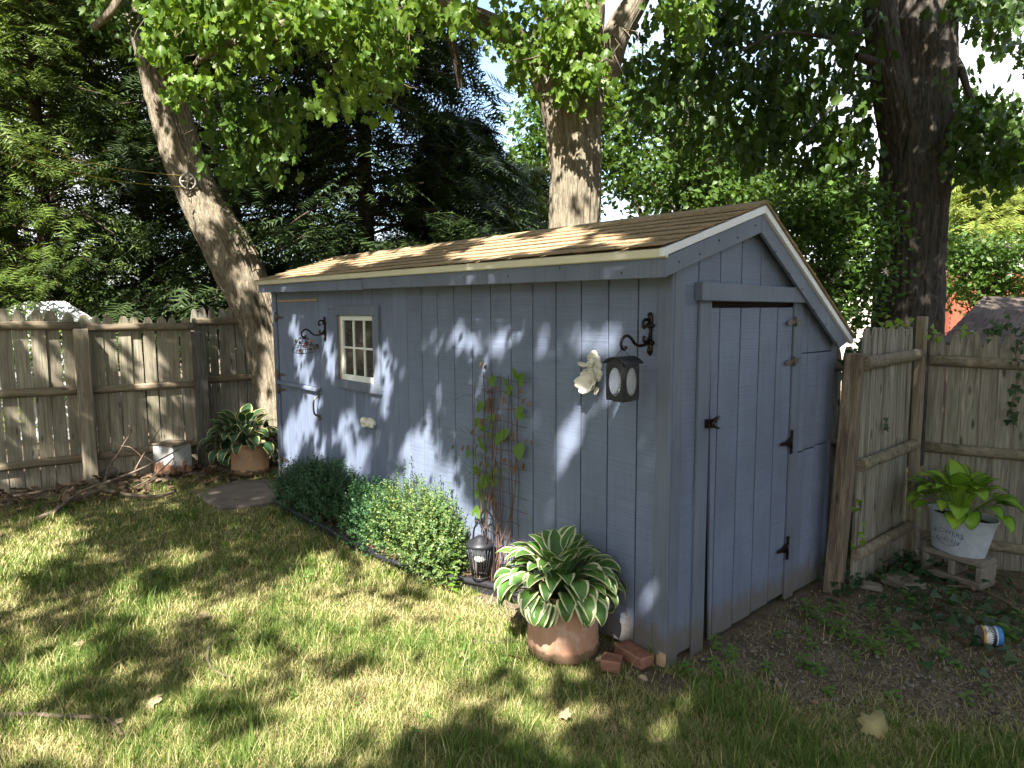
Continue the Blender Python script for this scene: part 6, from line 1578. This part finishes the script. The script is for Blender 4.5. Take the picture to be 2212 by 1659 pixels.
wl = "small green weed sprouting from the bare soil beside the gable wall"
for k, (a, b, h, n, s) in enumerate([(1515, 1385, .09, 7, .045), (1545, 1400, .07, 9, .035), (1490, 1425, .04, 6, .038), (1540, 1440, .04, 6, .036), (1580, 1420, .05, 7, .035), (1503, 1490, .03, 5, .035), (1595, 1500, .05, 8, .032), (1640, 1490, .03, 6, .03), (1745, 1330, .08, 10, .04), (1770, 1345, .07, 10, .04), (1800, 1365, .06, 9, .042), (1825, 1375, .08, 12, .04), (1850, 1390, .06, 10, .035), (1880, 1400, .05, 9, .04), (1900, 1410, .05, 9, .04), (1915, 1340, .06, 12, .028), (1880, 1335, .06, 12, .028), (1735, 1440, .05, 6, .05), (1765, 1450, .03, 5, .05), (1790, 1500, .03, 6, .035), (1850, 1425, .04, 8, .03), (1960, 1300, .05, 8, .05), (2060, 1300, .07, 9, .055), (2150, 1250, .06, 14, .022), (2185, 1265, .06, 14, .022), (2130, 1350, .05, 8, .05), (2180, 1380, .05, 7, .055), (2200, 1340, .05, 7, .05), (1945, 1370, .03, 7, .05), (1965, 1395, .04, 8, .05), (2040, 1420, .04, 7, .045), (2070, 1230, .05, 12, .05), (2020, 1240, .06, 14, .05), (2110, 1245, .05, 12, .045), (1820, 1320, .04, 7, .035), (1930, 1245, .05, 12, .025)]):
    p = gnd(a, b, -.004)
    if p[0] > .04: weed(p, h * 1.2, n + 3, s * 1.35, m_weed, wl, 200 + k)
wl2 = "small bright weed growing in the lawn grass"
for k, (a, b) in enumerate([(345, 1275), (135, 1275), (140, 1110), (165, 1105), (630, 1110), (665, 1255), (700, 1145), (555, 1155), (605, 1275), (640, 1300), (770, 1370), (1000, 1420), (1005, 1440), (920, 1240), (815, 1205), (860, 1230), (490, 1235), (300, 1255), (1090, 1440), (830, 1690), (1640, 1580), (510, 1390), (740, 1190), (385, 1290), (585, 1060), (560, 1040), (450, 1075), (510, 1085)]):
    weed(gnd(a, b, .0), float(g.uniform(.03, .08)), int(g.integers(5, 9)), float(g.uniform(.03, .05)), m_weed, wl2, 300 + k)
weed((-.055, -.062, .0), .13, 16, .026, m_weed, "leafy clover weed growing against the shed corner board by the brick", 401)
weed((-4.36, -.28, .05), .28, 14, .055, m_vine, "trailing yellow green vine shoot at the left end of the boxwood row", 402)
weed((-1.62, -.20, .05), .22, 12, .065, m_vine, "yellow green vine shoot between pale shrub and solar lantern", 403, IVY)
weed((-1.50, -.28, .02), .12, 8, .06, m_vine, "yellow green vine leaves hanging over the edging near the solar lantern", 404, IVY)
weed((-2.35, -.28, .05), .16, 9, .055, m_weed, "broad leaf weed between the dark and pale boxwood shrubs", 405, IVY)

for k in range(46):                                               # more of the same small weeds
    a, b = g.uniform(1480, 2212), g.uniform(1300, 1560); p = gnd(a, b, -.004)
    if p[0] > .08 and p[1] < 2.2 and k < 26: weed(p, float(g.uniform(.03, .07)), int(g.integers(7, 12)), float(g.uniform(.035, .055)), m_weed, wl, 500 + k)
    a, b = g.uniform(100, 1100), g.uniform(1130, 1640); p = gnd(a, b, 0)
    if not bedmask(np.array([p[0]]), np.array([p[1]]))[0] and p[1] < -.4: weed(p, float(g.uniform(.02, .05)), int(g.integers(4, 8)), float(g.uniform(.02, .035)), m_weed, wl2, 600 + k)
n = 2600; P = np.array([gnd(a, b, .0) for a, b in zip(g.uniform(1470, 2240, n), g.uniform(1270, 1600, n))]); P = P[(P[:, 0] > .06) & (P[:, 1] < 2.9)]; n = len(P)
OCT = (np.array([(1, 0, 0), (-.8, .1, 0), (0, .9, .1), (.1, -1, 0), (0, .1, .7), (0, 0, -.6)]), np.array([(0, 2, 4), (2, 1, 4), (1, 3, 4), (3, 0, 4), (2, 0, 5), (1, 2, 5), (3, 1, 5), (0, 3, 5)]))
o = cloud_obj("soil_crumbs", P, rdir(n, g) * (1, 1, .2), np.tile([0, 0, 1.0], (n, 1)) + .2 * g.normal(size=(n, 3)), g.gamma(2.0, .0028, n) + .002, OCT, m_stone, None); tag(o, "crumbs of soil and small stones on the bare ground at right", "gravel", kind="stuff")

# single dead leaves one can pick out
for k, (a, b, s, lab) in enumerate([(440, 1335, .07, "pale dry leaf in the shade in the middle of the lawn"), (162, 1387, .075, "curled tan leaf at the lower left of the lawn"), (210, 1388, .07, "pair-like pale leaf right of the curled tan one"), (320, 1515, .08, "upright tan maple leaf in the lower left lawn"), (735, 1150, .09, "brown oak leaf caught at the boxwood edging"), (990, 1420, .05, "yellow leaf on the sunlit grass left of the big pot"), (1428, 1600, .045, "grey leaf in the shaded grass at bottom"), (1215, 1550, .06, "tan folded leaf in the shaded grass below the big pot"), (1400, 1470, .05, "small yellow leaf by the whole brick"), (250, 1560, .04, "small brown leaf in the lower left grass"), (2190, 1530, .05, "grey green leaf on the soil at the right edge"), (1130, 1420, .09, "curled tan leaf at the foot of the big pot")]):
    p = gnd(a, b, .03); V, F = cloud(p[None], np.array([[g.normal(), g.normal(), .35]]), np.array([[g.normal() * .3, -.5, .9]]), s, MAPLE if k % 2 else CURL)
    o = link("dead_leaf", npmesh("dead_leaf", V, F), None, m_drytan); tag(o, lab, "leaf", "dead leaves on the ground")
